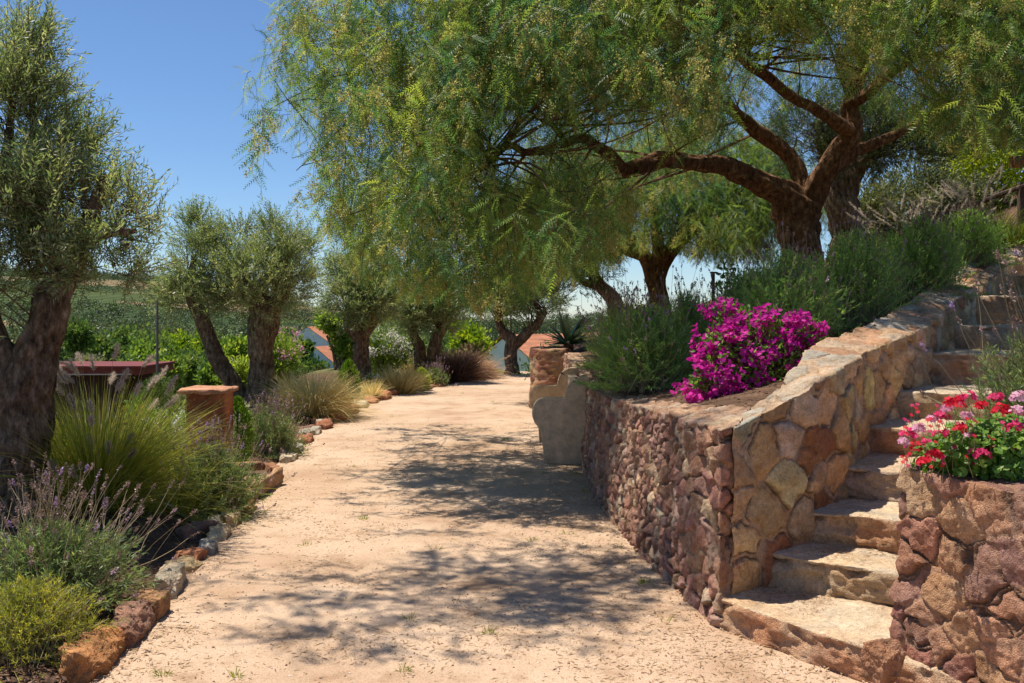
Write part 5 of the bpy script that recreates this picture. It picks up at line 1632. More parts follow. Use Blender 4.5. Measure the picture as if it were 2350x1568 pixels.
def geraniums():
    rng = np.random.default_rng(43)
    c = np.array([2.22, 4.30, 0.96])
    r = root('geranium_plant', c, 'red and pink trailing geranium in bloom on the planter wall', 'flowering plant')
    gl, gs = Geo(), Geo()
    for (off, Rr, n) in [((0.0, 0.02, 0.10), (0.40, 0.26, 0.16), 2900), ((0.28, -0.15, 0.10), (0.35, 0.3, 0.17), 2300), ((-0.28, 0.10, 0.05), (0.18, 0.14, 0.10), 420)]:
        cc = c + np.array(off)
        dr = rand_dirs(rng, n)
        p = cc + dr * np.array(Rr) * U(rng, 0.5, 1.05, (n, 1))
        p[:, 2] = np.maximum(p[:, 2], 0.95)
        nrm = unit(dr * 0.6 + np.array([0, -0.15, 0.7]) + rng.normal(size=(n, 3)) * 0.45)
        a0 = unit(np.cross(nrm, rand_dirs(rng, n)))
        b0 = np.cross(nrm, a0)
        k = 10
        th = np.linspace(0.35, 2 * math.pi - 0.35, k)
        rad = 1 + 0.14 * np.cos(th * 5)
        LL = 0.016 * U(rng, 0.6, 1.4, n)
        ring = p[:, None] + (np.cos(th)[None, :, None] * a0[:, None] + np.sin(th)[None, :, None] * b0[:, None]) * (LL[:, None] * rad[None])[..., None] + nrm[:, None] * (LL * 0.2)[:, None, None]
        V = np.concatenate([p[:, None], ring], 1)
        F_ = np.stack([np.arange(n) * (k + 1) + q for q in range(k + 1)], 1)
        gl.add(V.reshape(-1, 3), F_, np.repeat(np.clip(rng.normal(0.45, 0.22, n), 0, 1), k + 1))
    gl.build('foliage', M['geranium_leaf'], r, c)
    gl2 = Geo()
    for q in range(130):
        a = rng.random() * 6.28
        uu, vv = U(rng, 2070, 2370), U(rng, 925, 1075)
        hc = P(uu, vv, 4.3 + rng.normal() * 0.12)
        nrm = unit(np.array([[rng.normal() * 0.4, -0.6, 0.6]]))[0]
        a0 = unit(np.cross(nrm, [0.3, 0.2, 0.9])[None])[0]
        b0 = np.cross(nrm, a0)
        for j in range(5):
            th = a + j * 1.2566
            dj, sj = a0 * math.cos(th) + b0 * math.sin(th), -a0 * math.sin(th) + b0 * math.cos(th)
            L_ = 0.011
            gl2.add(np.array([hc, hc + dj * L_ * 0.6 + sj * L_ * 0.35, hc + dj * L_, hc + dj * L_ * 0.6 - sj * L_ * 0.35]), [[0, 1, 2, 3]], rng.random(), q % 2)
        foot = hc + np.array([rng.normal() * 0.02, 0.02, -U(rng, 0.05, 0.12)])
        thin_tubes(gl2, foot[None], ((foot + hc) / 2)[None], hc[None], 0.0012, 0.0008, 2, 0.6, 4)
    fl = gl2.build('small_florets', [M['red_petal'], M['crimson_petal'], M['dry_stalk']], r, c)
    fl['kind'] = 'stuff'
    heads = [(2185, 925, 'red_petal', 1.0), (2222, 915, 'crimson_petal', .9), (2250, 935, 'red_petal', .8), (2300, 945, 'red_petal', 1.2), (2090, 1000, 'crimson_petal', .9), (2112, 985, 'pink_petal', .7), (2100, 1030, 'red_petal', .9), (2140, 965, 'pink_petal', .7),
             (2160, 960, 'crimson_petal', .8), (2128, 1020, 'crimson_petal', .8), (2145, 1045, 'red_petal', .8), (2195, 1025, 'white_petal', .55), (2190, 1038, 'pink_petal', .6), (2275, 1040, 'red_petal', 1.35), (2250, 1045, 'crimson_petal', 1.0), (2330, 985, 'crimson_petal', 1.0),
             (2338, 915, 'pink_petal', 1.0), (2335, 950, 'pink_petal', .9), (2160, 1000, 'crimson_petal', .8), (2205, 985, 'red_petal', .8), (2075, 1015, 'pink_petal', .6), (2340, 1060, 'pink_petal', .8), (2225, 1000, 'pink_petal', .5), (2120, 1060, 'red_petal', .8),
             (2360, 1000, 'red_petal', 1.0), (2290, 915, 'crimson_petal', .8), (2175, 940, 'pink_petal', .6), (2215, 955, 'pink_petal', .6), (2320, 1085, 'crimson_petal', .7)]
    for k, (u, v, mt, sc) in enumerate(heads):
        d = 4.28 + rng.normal() * 0.10 - (0.1 if v > 1030 else 0)
        hc = P(u, v, d)
        gf = Geo()
        nf = int(11 * sc) + 3
        dr = rand_dirs(rng, nf)
        dr[:, 2] = np.abs(dr[:, 2])
        fp = hc + dr * np.array([0.036, 0.03, 0.026]) * sc * U(rng, 0.5, 1.3, (nf, 1))
        for q in range(nf):
            nrm = unit((dr[q] + np.array([0, -0.3, 0.2]))[None])[0]
            a0 = unit(np.cross(nrm, [0.3, 0.2, 0.9])[None])[0]
            b0 = np.cross(nrm, a0)
            ph0 = rng.random() * 6
            for j in range(5):
                th = ph0 + j * 1.2566
                dj = a0 * math.cos(th) + b0 * math.sin(th)
                sj = -a0 * math.sin(th) + b0 * math.cos(th)
                L_ = 0.016 * U(rng, 0.85, 1.2)
                V = np.array([fp[q], fp[q] + dj * L_ * 0.6 + sj * L_ * 0.38, fp[q] + dj * L_ + sj * L_ * 0.2 + nrm * 0.002, fp[q] + dj * L_ - sj * L_ * 0.2 + nrm * 0.002, fp[q] + dj * L_ * 0.6 - sj * L_ * 0.38])
                gf.add(V, [[0, 1, 2, 3, 4]], rng.random())
        foot = np.array([hc[0] + 0.25 * (c[0] - hc[0]), hc[1] + 0.1, max(0.98, hc[2] - 0.16)])
        thin_tubes(gf, foot[None], ((foot + hc) / 2 + rng.normal(size=3) * 0.01)[None], hc[None], 0.0016, 0.0012, 1, 0.4, 5)
        o = gf.build('flower_head', [M[mt], M['geranium_leaf']], r, c)
        if mt in ('white_petal', 'pink_petal'):
            o['label'] = 'pale pink and white flower head' if mt == 'white_petal' else 'pink flower head'
        else:
            o['label'] = 'red flower head' if mt == 'red_petal' else 'crimson flower head'
geraniums()

# plants behind the geraniums and up the right-hand slope
c = np.array([2.62, 4.95, 1.0])
lavender('rosemary_bush', c, 0.40, 0.55, 'dry twiggy rosemary with purple spikes behind the geraniums, leaning over the steps', 'shrub', 221, 460, 26, 0.035, 70, (0.15, 0.40), 'lavender_leaf', None, 1.3, 0.4, None, 0.05, (-0.05, 0))
rng = np.random.default_rng(9)
for k, (u, d, nn, lab) in enumerate([(2080, 13.5, 900, 'buff plumed grass between the dark trunk and the upper lavender'),
                                     (2170, 12.9, 900, 'buff plumed grass drooping behind the uppermost lavender'),
                                     (2265, 13.6, 900, 'green plumed grass below the wooden fence post')]):
    c = on_ground(u, d)
    ornamental_grass('plumed_grass', c, lab, 'ornamental grass', 231 + k, nn, (0.45, 0.85), 0.45, 0.008, 0.35, 'fountain_blade', 0.2,
                     plume_set(rng, c, 22, 0.6, 0.85, (0.2, 0.34), (-0.18, 0), (0.6, 1.0)), (0.35, 0.2), (-0.12, 0), 'plumed grasses on the slope', 5, 0.032, 'plume', 260)
ornamental_grass('tall_grass', on_ground(2330, 13.0), 'bright green grass along the top of the step wall beneath the fence', 'grass tuft', 236, 900, (0.3, 0.6), 0.5, 0.008, 0.4, 'fountain_blade', 0.35, (), (0.25, 0.15))
shrub('hill_shrub', on_ground(2010, 17.5), (0.9, 0.6, 0.75), 'olive grey hillside shrub behind the plumed grasses', 'shrub', 241, 8400, 0.095, 0.3, 'dull_leaf', 40, None, True, None, (0.55, 0.2))
shrub('hill_shrub', on_ground(2120, 18.5), (1.1, 0.7, 0.85), 'brownish grey hillside shrub below the patch of sky', 'shrub', 242, 10400, 0.095, 0.3, 'dull_leaf', 44, None, True, None, (0.45, 0.2))
shrub('yellow_bush', on_ground(2290, 19.0), (1.25, 0.8, 1.0), 'sunlit yellow green bush behind the wooden fence', 'shrub', 243, 9000, 0.085, 0.45, 'golden_leaf', 60, None, True, None, (0.7, 0.22))
shrub('green_bush', on_ground(2215, 20.0), (0.6, 0.5, 0.95), 'darker green bush beside the sunlit yellow green one', 'shrub', 244, 3000, 0.085, 0.45, 'bush_leaf', 30, None, True, None, (0.6, 0.2))
shrub('rust_shrub', on_ground(1325, 14.0), (0.4, 0.34, 0.36), 'rust tipped green shrub between the agave planter and the lavender', 'shrub', 245, 3000, 0.05, 0.3, 'rust_leaf', 26, None, True, None, (0.6, 0.25), 0.5)
shrub('dark_shrub', on_ground(1270, 21.0), (0.7, 0.5, 0.55), 'dark shrub mass behind the agave', 'shrub', 246, 3000, 0.08, 0.4, 'bush_leaf', 30, None, True, None, (0.15, 0.15))
shrub('terrace_shrub', on_ground(1450, 15.5), (0.5, 0.4, 0.36), 'low dull green shrub at the foot of the smaller pepper tree', 'shrub', 247, 2600, 0.06, 0.35, 'rust_leaf', 26, None, True, None, (0.35, 0.2), 0.5)

def agave():
    rng = np.random.default_rng(51)
    c = np.array([1.0, 17.6, 1.0])
    r = root('agave_plant', c, 'spiky blue green agave rosette growing in the rounded stone planter', 'plant')
    g = Geo()
    for k in range(46):
        a = U(rng, 0, 6.283)
        el = U(rng, 0.1, 1.25)
        L = U(rng, 0.5, 0.85)
        o = np.array([math.cos(a), math.sin(a), 0])
        d = o * math.cos(el) + np.array([0, 0, 1]) * math.sin(el)
        sd = np.array([-math.sin(a), math.cos(a), 0])
        nrm = np.cross(sd, d)
        n = 9
        s = np.linspace(0, 1, n)
        mid = c + np.array([0, 0, 0.12]) + d * (L * s)[:, None] + np.array([0, 0, -1]) * (0.16 * L * s ** 2)[:, None]
        w = 0.045 * np.sin(np.pi * (0.22 + 0.78 * s)) ** 0.8 + 0.001
        V = np.stack([mid + sd * w[:, None] + nrm * (w * 0.35)[:, None], mid, mid - sd * w[:, None] + nrm * (w * 0.35)[:, None]], 1).reshape(-1, 3)
        g.add(V, grid_faces(n, 3), rng.random())
    g.build('leaves', M['agave_leaf'], r, c)
    gs = Geo()
    tube(gs, [(c[0], c[1], 0.95, 0.10), (c[0], c[1], 1.2, 0.08)], 10, 0.05, 0.2, 3)
    gs.build('stem', M['twig'], r, c)
agave()

def sapling():
    rng = np.random.default_rng(53)
    d = 12.0
    c = on_ground(1668, d)
    r = root('sapling', c, 'small dark leaved sapling standing above the bougainvillea', 'tree')
    top = P(1668, 632, d)
    gs, g = Geo(), Geo()
    tube(gs, [(*c, 0.014), (*((c + top) / 2 + np.array([0.01, 0, 0])), 0.011), (*top, 0.006)], 8, 0.05)
    gs.build('trunk', M['twig'], r, c)
    n = 90
    p = top + np.array([0, 0, -0.05]) + rng.normal(size=(n, 3)) * np.array([0.09, 0.09, 0.12])
    leaves(g, p, unit(rng.normal(size=(n, 3)) * 0.6 + np.array([0, 0, -0.5])), 0.10 * U(rng, 0.7, 1.2, n), 0.04, rng, U(rng, 0, 0.4, n), cup=0.2)
    g.build('crown', M['bush_leaf'], r, c)
    c2 = on_ground(1637, d)
    t2 = P(1637, 628, d)
    gp = Geo()
    tube(gp, [(*c2, 0.02), (*((c2 + t2) / 2), 0.02), (*t2, 0.02)], 10, 0.2)
    box(gp, t2 + np.array([0, 0, 0.012]), (0.07, 0.05, 0.02))
    tag(gp.build('wooden_stake', M['weathered_wood'], None, c2), 'thin grey stake beside the small dark sapling', 'stake', None, 'thing')
sapling()

# ------------------------------------------------------------------ bench, pillar, trough
def bench():
    org = (0.76, 12.0, 0)
    r = root('plaster_bench', org, 'grey plaster bench with scrolled arms built against the path wall', 'bench')
    def arc(cx, cz, rad, a0, a1, n=10):
        a = np.radians(np.linspace(a0, a1, n))
        return [(cx + rad * math.cos(q), cz + rad * math.sin(q)) for q in a]
    # outline in (distance out from the wall, height)
    prof = [(-0.08, -0.06), (0.42, -0.06), (0.435, 0.15), (0.455, 0.33)]
    prof += arc(0.46, 0.545, 0.0, 0, 1, 1)[:0]
    prof += [(0.475, 0.385), (0.505, 0.42), (0.535, 0.46), (0.555, 0.52), (0.558, 0.57), (0.548, 0.63), (0.522, 0.68), (0.485, 0.715), (0.44, 0.73), (0.40, 0.732)]
    prof += [(0.30, 0.732), (0.185, 0.732), (0.182, 0.76), (0.178, 0.80), (0.165, 0.85), (0.14, 0.895), (0.10, 0.93), (0.05, 0.955), (0.0, 0.965), (-0.08, 0.965)]
    prof = np.array(prof)
    n = len(prof)
    cen = prof.mean(0)
    def panel(y0, y1, x0):
        g = Geo()
        bev = 0.012
        ins = prof + unit(cen - prof) * bev
        rings = [(ins, y0), (prof, y0 + bev), (prof, y1 - bev), (ins, y1)]
        V = np.vstack([np.stack([x0 - q[:, 0], np.full(n, y), q[:, 1]], 1) for q, y in rings])
        F_ = grid_faces(4, n, True)
        g.add(V, F_)
        g.add(V[:n], [list(range(n))])
        g.add(V[3 * n:], [list(range(n))[::-1]])
        g.build('side_panel', M['plaster'], r, org)
    panel(11.0, 11.11, 0.78)
    panel(12.85, 12.96, 0.78)
    g = Geo()
    box(g, (0.56, 11.98, 0.40), (0.46, 1.742, 0.09))
    box(g, (0.44, 11.98, 0.16), (0.08, 1.742, 0.40))
    g.build('seat', M['plaster'], r, org)
    g = Geo()
    box(g, (0.765, 11.98, 0.66), (0.10, 1.742, 0.43))
    g.build('backrest', M['plaster'], r, org)
bench()

def pillar():
    d = 9.6
    x = (468 - 1175) * d / FPX
    zt = EYE - (905 - 720) * d / FPX
    org = (x, d + 0.2, 0)
    r = root('terracotta_pillar', org, 'square terracotta plastered pillar with a flat stone cap among the lavender', 'pillar')
    g = Geo()
    h = 0.178
    n = 46
    t = np.linspace(-1, 1, 24)
    ring = np.concatenate([np.stack([t * h, np.full(24, -h)], 1), np.stack([np.full(24, h), t * h], 1), np.stack([-t * h, np.full(24, h)], 1), np.stack([np.full(24, -h), -t * h], 1)])
    nr = np.concatenate([np.tile([[0, -1.]], (24, 1)), np.tile([[1., 0]], (24, 1)), np.tile([[0, 1.]], (24, 1)), np.tile([[-1., 0]], (24, 1))])
    zs = np.linspace(-0.1, zt, n)
    V = np.concatenate([np.stack([x + ring[:, 0], d + 0.2 + ring[:, 1], np.full(len(ring), z)], 1) for z in zs])
    Nn = np.tile(np.concatenate([nr, np.zeros((len(nr), 1))], 1), (n, 1))
    dsp = 0.012 * fbm(V, 5, 71, 4) + 0.004 * fbm(V, 30, 72, 3)
    # two worn hollows in the front face
    front = Nn[:, 1] < -0.5
    pit = np.zeros(len(V))
    for (px, pz, sx, sz) in [(-0.03, zt - 0.13, 0.035, 0.03), (0.055, zt - 0.135, 0.03, 0.028), (0.02, zt - 0.05, 0.02, 0.02), (0.13, zt - 0.1, 0.018, 0.03), (-0.07, zt - 0.22, 0.02, 0.035)]:
        q = np.exp(-(((V[:, 0] - x - px) / sx) ** 2 + ((V[:, 2] - pz) / sz) ** 2))
        pit = np.maximum(pit, q * front)
    pit *= 0.6 + 0.5 * vnoise(V, 60, 5)
    V = V + Nn * (dsp - 0.02 * pit)[:, None]
    w = smooth(-0.4, 0.5, fbm(V, 5, 75, 4))[:, None]
    col = np.array((0.40, 0.18, 0.09)) * w + np.array((0.25, 0.105, 0.055)) * (1 - w)
    col = col * (1 - 0.55 * np.clip(pit, 0, 1))[:, None]
    g.add(V, grid_faces(n, len(ring), True), 0.5, 0, col)
    g.build('shaft', M['clay'], r, org, smooth=True, color=True)
    g = Geo()
    hh = 0.212
    cs = [(x - hh - 0.03, d - 0.06), (x + hh + 0.015, d - 0.055), (x + hh, d + 0.45), (x - hh, d + 0.44)]
    V, F_, c = slab(cs, zt + 0.002, zt + 0.05, 88, 0.02, (((0.52, 0.30, 0.20), (0.44, 0.23, 0.15)), ((0.45, 0.24, 0.15), (0.38, 0.2, 0.13))), 0.35)
    g.add(V, F_, 0.5, 0, c)
    g.build('cap', M['clay'], r, org, smooth=True, color=True)
pillar()

def trough():
    org = (on_ground(590, 10.15))
    r = root('stone_trough', org, 'irregular open stone trough set in the path border beside the lavender', 'trough')
    pts = [(545, 1078, 0), (632, 1068, 1), (640, 1085, 2), (585, 1118, 3)]
    A = lambda u, v: np.array([(u - 1175) * (EYE * FPX / (v - 720 + 36)) / FPX, EYE * FPX / (v - 720 + 36)])
    q = [A(535, 1062), A(612, 1056), A(641, 1072), A(588, 1112)]
    cols = [(0.50, 0.28, 0.18), (0.46, 0.25, 0.16), (0.56, 0.37, 0.24), (0.44, 0.25, 0.16)]
    for k in range(4):
        a, b = q[k], q[(k + 1) % 4]
        mid = (a + b) / 2
        L = np.linalg.norm(b - a)
        yaw = math.atan2(b[1] - a[1], b[0] - a[0])
        g = Geo()
        rock_geo(g, (mid[0], mid[1], 0.06), (L * 1.2, 0.12, 0.25), 700 + k, cols[k], 4, yaw, 8, None, 0.7)
        g.build('rim', M['rock'], r, org, smooth=True, color=True)
    g = Geo()
    V = [(*p, 0.07) for p in q]
    g.add(V, [[0, 1, 2, 3]], 0.4)
    g.build('soil', M['mulch'], r, org)
trough()

# ------------------------------------------------------------------ buildings
def frame_pts(o, yaw, pts):
    ca, sa = math.cos(yaw), math.sin(yaw)
    return [(o[0] + p[0] * ca - p[1] * sa, o[1] + p[0] * sa + p[1] * ca, p[2]) for p in pts]

def gable_house(o, yaw, W_, L_, zb, ze, zr, label, seed, chimney=False, tiles=True, door=False):
    """Local y runs along the ridge away from the gable end at y = 0; x across."""
    r = root('house', (o[0], o[1], zb), label, 'house')
    org = (o[0], o[1], zb)
    h = W_ / 2
    g = Geo()
    V = frame_pts(o, yaw, [(-h, 0, zb), (h, 0, zb), (h, 0, ze), (0, 0, zr), (-h, 0, ze), (-h, L_, zb), (h, L_, zb), (h, L_, ze), (0, L_, zr), (-h, L_, ze)])
    g.add(V, [[0, 1, 2, 3, 4]])
    g.add(V, [[5, 9, 8, 7, 6]])
    g.add(V, [[1, 6, 7, 2], [0, 4, 9, 5]])
    g.build('wall', M['whitewash'], r, org)
    g = Geo()
    over = 0.25
    sl = (zr - ze) / h
    rows = 26
    step_ = 0.16
    for s in (-1, 1):
        nx = max(4, int(math.hypot(h + over, zr - ze) / 0.28))
        ny = int((L_ + 2 * 0.12) / (step_ / 4))
        tx = np.linspace(0, 1, nx * 2)
        ty = np.linspace(-0.12, L_ + 0.12, ny)
        X, Y = np.meshgrid(tx, ty, indexing='ij')
        dist = X * (h + over)
        corr = 0.035 * np.abs(np.sin(np.pi * Y / 0.22)) + 0.03 * (1 - ((X * nx) % 1.0))
        Z = zr + 0.06 - dist * sl + corr
        q = frame_pts(o, yaw, np.stack([s * dist.ravel(), Y.ravel(), Z.ravel()], 1))
        F_ = grid_faces(nx * 2, ny)
        g.add(q, F_ if s > 0 else F_[:, ::-1])
    g.build('roof', M['tile'], r, org)
    if chimney:
        g = Geo()
        cpt = frame_pts(o, yaw, [(-h * 0.3, 0.5, zr + 0.1)])[0]
        box(g, cpt, (0.35, 0.35, 0.7), 0, 0.5, yaw)
        g.build('chimney', M['whitewash'], r, org)
    return r

gable_house((P(1158, 800, 44)[0], 44.0), R_(-46), 3.9, 7.5, -4.6, -0.50, 0.62, 'white house with orange tiled roof behind the last olive at the crest', 1)
gable_house((P(722, 805, 120)[0], 120.0), R_(-22), 5.2, 7.0, -5.3, -4.2, -2.4, 'small white house with orange roof behind the bright green tree', 2)
gable_house((P(705, 775, 190)[0], 190.0), R_(-22), 9.0, 9.0, -5.3, -3.6, -0.9, 'wide white house with pale roof uphill of the small white one', 3)
gable_house((P(925, 800, 75)[0], 75.0), R_(-30), 3.6, 4.0, -5.2, -2.2, -1.0, 'cottage with faded red roof half hidden by the white oleander', 4)

def red_hut():
    d = 16.5
    org = np.array([(200 - 1175) * d / FPX, d, -1.3])
    r = root('red_hut', org, 'low hut with a flat red metal roof behind the fountain grass', 'hut')
    x0, x1 = (20 - 1175) * d / FPX, (322 - 1175) * d / FPX
    z1 = EYE - (846 - 720) * d / FPX
    z0 = EYE - (861 - 720) * d / FPX
    xc, w = (x0 + x1) / 2, x1 - x0
    g = Geo()
    box(g, (xc, d + 0.8, (z0 + z1) / 2), (w, 1.6, z1 - z0))
    box(g, (xc, d + 0.8, z1 + 0.022), (w + 0.06, 1.66, 0.04))
    g.build('roof', M['red_metal'], r, org)
    g = Geo()
    box(g, (xc, d - 0.012, z0 + 0.012), (w - 0.3, 0.02, 0.02))
    g.build('trim', M['cream'], r, org)
    g = Geo()
    box(g, (xc - 0.1, d + 0.9, (z0 - 2.2) / 2 - 0.004), (w - 0.5, 1.3, z0 + 2.2))
    g.build('wall', M['dark_wall'], r, org)
red_hut()

def fence():
    d = 13.6
    a = P(2345, 425, d)
    b = P(2180, 492, d + 1.5)
    r = root('wooden_fence', (a[0], a[1], gz(a[0], a[1])), 'weathered wooden post and rail fence at the top of the slope', 'fence')
    org = (a[0], a[1], gz(a[0], a[1]))
    g = Geo()
    box(g, (a[0], a[1], (a[2] + 0.03 + org[2] - 0.2) / 2), (0.085, 0.085, a[2] + 0.03 - org[2] + 0.2))
    g.build('post', M['weathered_wood'], r, org)
    g = Geo()
    c = P(2480, 400, d - 0.5)
    tube(g, [(*c, 0.035), (*(a + np.array([0, -0.06, -0.02])), 0.035), (*b, 0.03)], 8, 0.2)
    g.build('rail', M['weathered_wood'], r, org)
    zb = gz(b[0], b[1])
    g = Geo()
    box(g, (b[0], b[1] + 0.06, (b[2] + zb - 0.2) / 2), (0.08, 0.08, b[2] - zb + 0.25))
    g.build('post', M['weathered_wood'], r, org)
    # round beam whose sawn end shows under the pepper leaves, carried on a post further right
    e0 = P(2322, 372, 12.4)
    e1 = e0 + np.array([2.4, -0.1, 0.05])
    r2 = root('log_beam', (e1[0], e1[1], gz(e1[0], e1[1])), 'round wooden log beam with a sawn end under the hanging leaves', 'beam')
    o2 = (e1[0], e1[1], gz(e1[0], e1[1]))
    g = Geo()
    tube(g, [(*e0, 0.075), (*((e0 + e1) / 2), 0.078), (*e1, 0.08)], 16, 0.2, 0.03, 4)
    g.build('beam', M['log_wood'], r2, o2, smooth=False)
    g = Geo()
    pp = e1 - np.array([0.5, 0, 0])
    tube(g, [(pp[0], pp[1], o2[2] - 0.3, 0.09), (pp[0], pp[1], (o2[2] + pp[2]) / 2, 0.085), (pp[0], pp[1], pp[2] - 0.06, 0.085)], 14, 0.2, 0.04, 5)
    g.build('post', M['log_wood'], r2, o2)
fence()

def poles():
    for (u, d, vt, rad, lab) in [(361, 15.0, 690, 0.02, 'tall thin green grey pole rising beside the dark cypress bush'), (688, 60.0, 770, 0.09, 'dark utility pole in front of the white houses')]:
        c = on_ground(u, d)
        t = P(u, vt, d)
        g = Geo()
        tube(g, [(*c, rad), (*((c + t) / 2), rad), (*t, rad * 0.8)], 8, 0.5)
        tag(g.build('pole', M['grey_pole'], None, c), lab, 'pole', None, 'thing')
poles()

# ------------------------------------------------------------------ trees in the valley
def valley_tree(u, d, vtop, wpx, label, seed, mat, n=2600, tone=(0.45, 0.22), lf=None, lift=0.25, name='valley_tree'):
    rng = np.random.default_rng(seed)
    c = on_ground(u, d)
    zt = EYE - (vtop - 720) * d / FPX
    hh = max(zt - c[2], 0.8)
    w = wpx * d / FPX / 2
    r = root(name, c, label, 'tree', 'trees and bushes in the valley')
    g, gs = Geo(), Geo()
    lf = lf or max(0.10, d * 0.0050)
    Rz = min(hh * (1 - lift) / 2, w * 1.15)
    mid = c + np.array([0, 0, hh - Rz])
    cc = leaf_ball(g, rng, mid, (w, w, Rz), n, lf, 0.5, tone, 44, 0.3)
    g.build('crown', M[mat], r, c)
    tube(gs, [(c[0], c[1], c[2] - 0.2, 0.05 * hh * 0.6), (c[0] + 0.05, c[1], c[2] + hh * 0.3, 0.04 * hh * 0.6), (mid[0], mid[1], mid[2], 0.02 * hh * 0.5)], 8, 0.4, 0.1, seed)
    k = min(14, len(cc))
    thin_tubes(gs, np.repeat((c + np.array([0, 0, hh * 0.3]))[None], k, 0), (c + np.array([0, 0, hh * 0.45]) + cc[:k]) / 2, cc[:k], 0.02 * hh * 0.5, 0.012, 0, 0.5, 5)
    gs.build('trunk', M['olive_bark'], r, c)

VT = [(180, 30, 742, 60, 'bush_leaf', 0.55, 'rounded green tree just behind the fork of the big olive'),
      (272, 38, 752, 110, 'bush_leaf', 0.6, 'wide mid green tree above the red hut roof'),
      (235, 33, 775, 70, 'bush_leaf', 0.55, 'low leafy tree left of the bare earth patch above the hut'),
      (330, 34, 795, 110, 'bright_leaf', 0.35, 'paler leafy bush above the right end of the red hut roof'),
      (295, 26, 825, 90, 'bush_leaf', 0.5, 'small leafy bush touching the red hut roof'),
      (455, 40, 812, 90, 'bush_leaf', 0.3, 'dark glossy bush before the pale dry field'),
      (400, 55, 770, 110, 'golden_leaf', 0.2, 'yellowish flat topped tree beyond the thin pole'),
      (470, 62, 772, 90, 'golden_leaf', 0.15, 'yellowish tree touching the leaning olive trunk'),
      (545, 46, 775, 80, 'bright_leaf', 0.4, 'light green tree seen between the twin olive trunks'),
      (650, 44, 795, 60, 'bright_leaf', 0.3, 'light green tree right of the upright olive trunk'),
      (722, 50, 822, 80, 'bush_leaf', 0.15, 'round dark green bush in front of the small white house'),
      (800, 60, 792, 50, 'bush_leaf', 0.3, 'dark bush to the right of the small white house'),
      (1078, 36, 738, 90, 'golden_leaf', 0.35, 'yellow green tree beyond the purple grass'),
      (905, 50, 790, 110, 'bush_leaf', 0.45, 'bushy tree behind the white oleander'),
      (696, 90, 787, 36, 'bush_leaf', 0.1, 'dark tree between the two white houses'),
      (890, 110, 755, 120, 'bush_leaf', 0.35, 'broad tree in the valley behind the white oleander'),
      (610, 80, 765, 130, 'bush_leaf', 0.4, 'wide tree behind the upright olive trunk'),
      (100, 42, 755, 110, 'bush_leaf', 0.6, 'leafy tree seen through the fork of the big olive'),
      (205, 24, 812, 90, 'dull_leaf', 0.6, 'dull green bush close behind the red hut, by the big olive trunk'),
      (375, 24, 822, 80, 'bright_leaf', 0.3, 'leafy green bush just right of the thin pole'),
      (430, 30, 800, 100, 'bush_leaf', 0.7, 'mid green bush between the thin pole and the leaning trunk'),
      (500, 26, 832, 80, 'bright_leaf', 0.2, 'low green bush behind the cap of the terracotta pillar'),
      (320, 52, 757, 130, 'bush_leaf', 0.75, 'broad light green tree behind the wide one above the hut'),
      (395, 70, 752, 110, 'dull_leaf', 0.4, 'greyish tree far behind the thin pole'),
      (640, 60, 772, 60, 'bush_leaf', 0.6, 'green tree just left of the small white house'),
      (940, 42, 770, 90, 'bush_leaf', 0.5, 'green bush behind the V shaped olive trunks'),
      (1020, 60, 745, 130, 'bush_leaf', 0.4, 'tree in the valley between the V shaped olive and the yellow green tree')]
for k, (u, d, vt, w, mt, tn, lab) in enumerate(VT):
    valley_tree(u, d, vt, w, lab, 800 + k, mt, 4600, (tn, 0.24), None, 0.05 if d < 60 else 0.1)

def bright_tree():
    rng = np.random.default_rng(61)
    d = 28.0
    c = on_ground(775, d)
    c[2] = gz(c[0], d)
    r = root('young_tree', c, 'bright green young tree with several thin stems beside the small white house', 'tree')
    g, gs = Geo(), Geo()
    for (u, v, ru, rv, n) in [(752, 742, 22, 20, 1100), (785, 768, 28, 26, 1500), (815, 790, 22, 24, 800), (792, 805, 24, 14, 700), (768, 755, 18, 20, 600)]:
        s = d / FPX
        leaf_ball(g, rng, P(u, v, d), (ru * s, ru * s, rv * s), n, 0.13, 0.5, (0.5, 0.22), 20, 0.3)
    for (u0, u1, v1) in [(772, 750, 770), (783, 790, 780), (795, 815, 790), (776, 770, 800)]:
        a = on_ground(u0, d)
        b = P(u1, v1, d)
        tube(gs, [(a[0], a[1], a[2] - 0.1, 0.06), (*((a + b) / 2 + np.array([0.06, 0, 0])), 0.05), (*b, 0.03)], 8, 0.2, 0.08, u0)
    g.build('crown', M['bright_leaf'], r, c)
    gs.build('trunk', M['olive_bark'], r, c)
bright_tree()

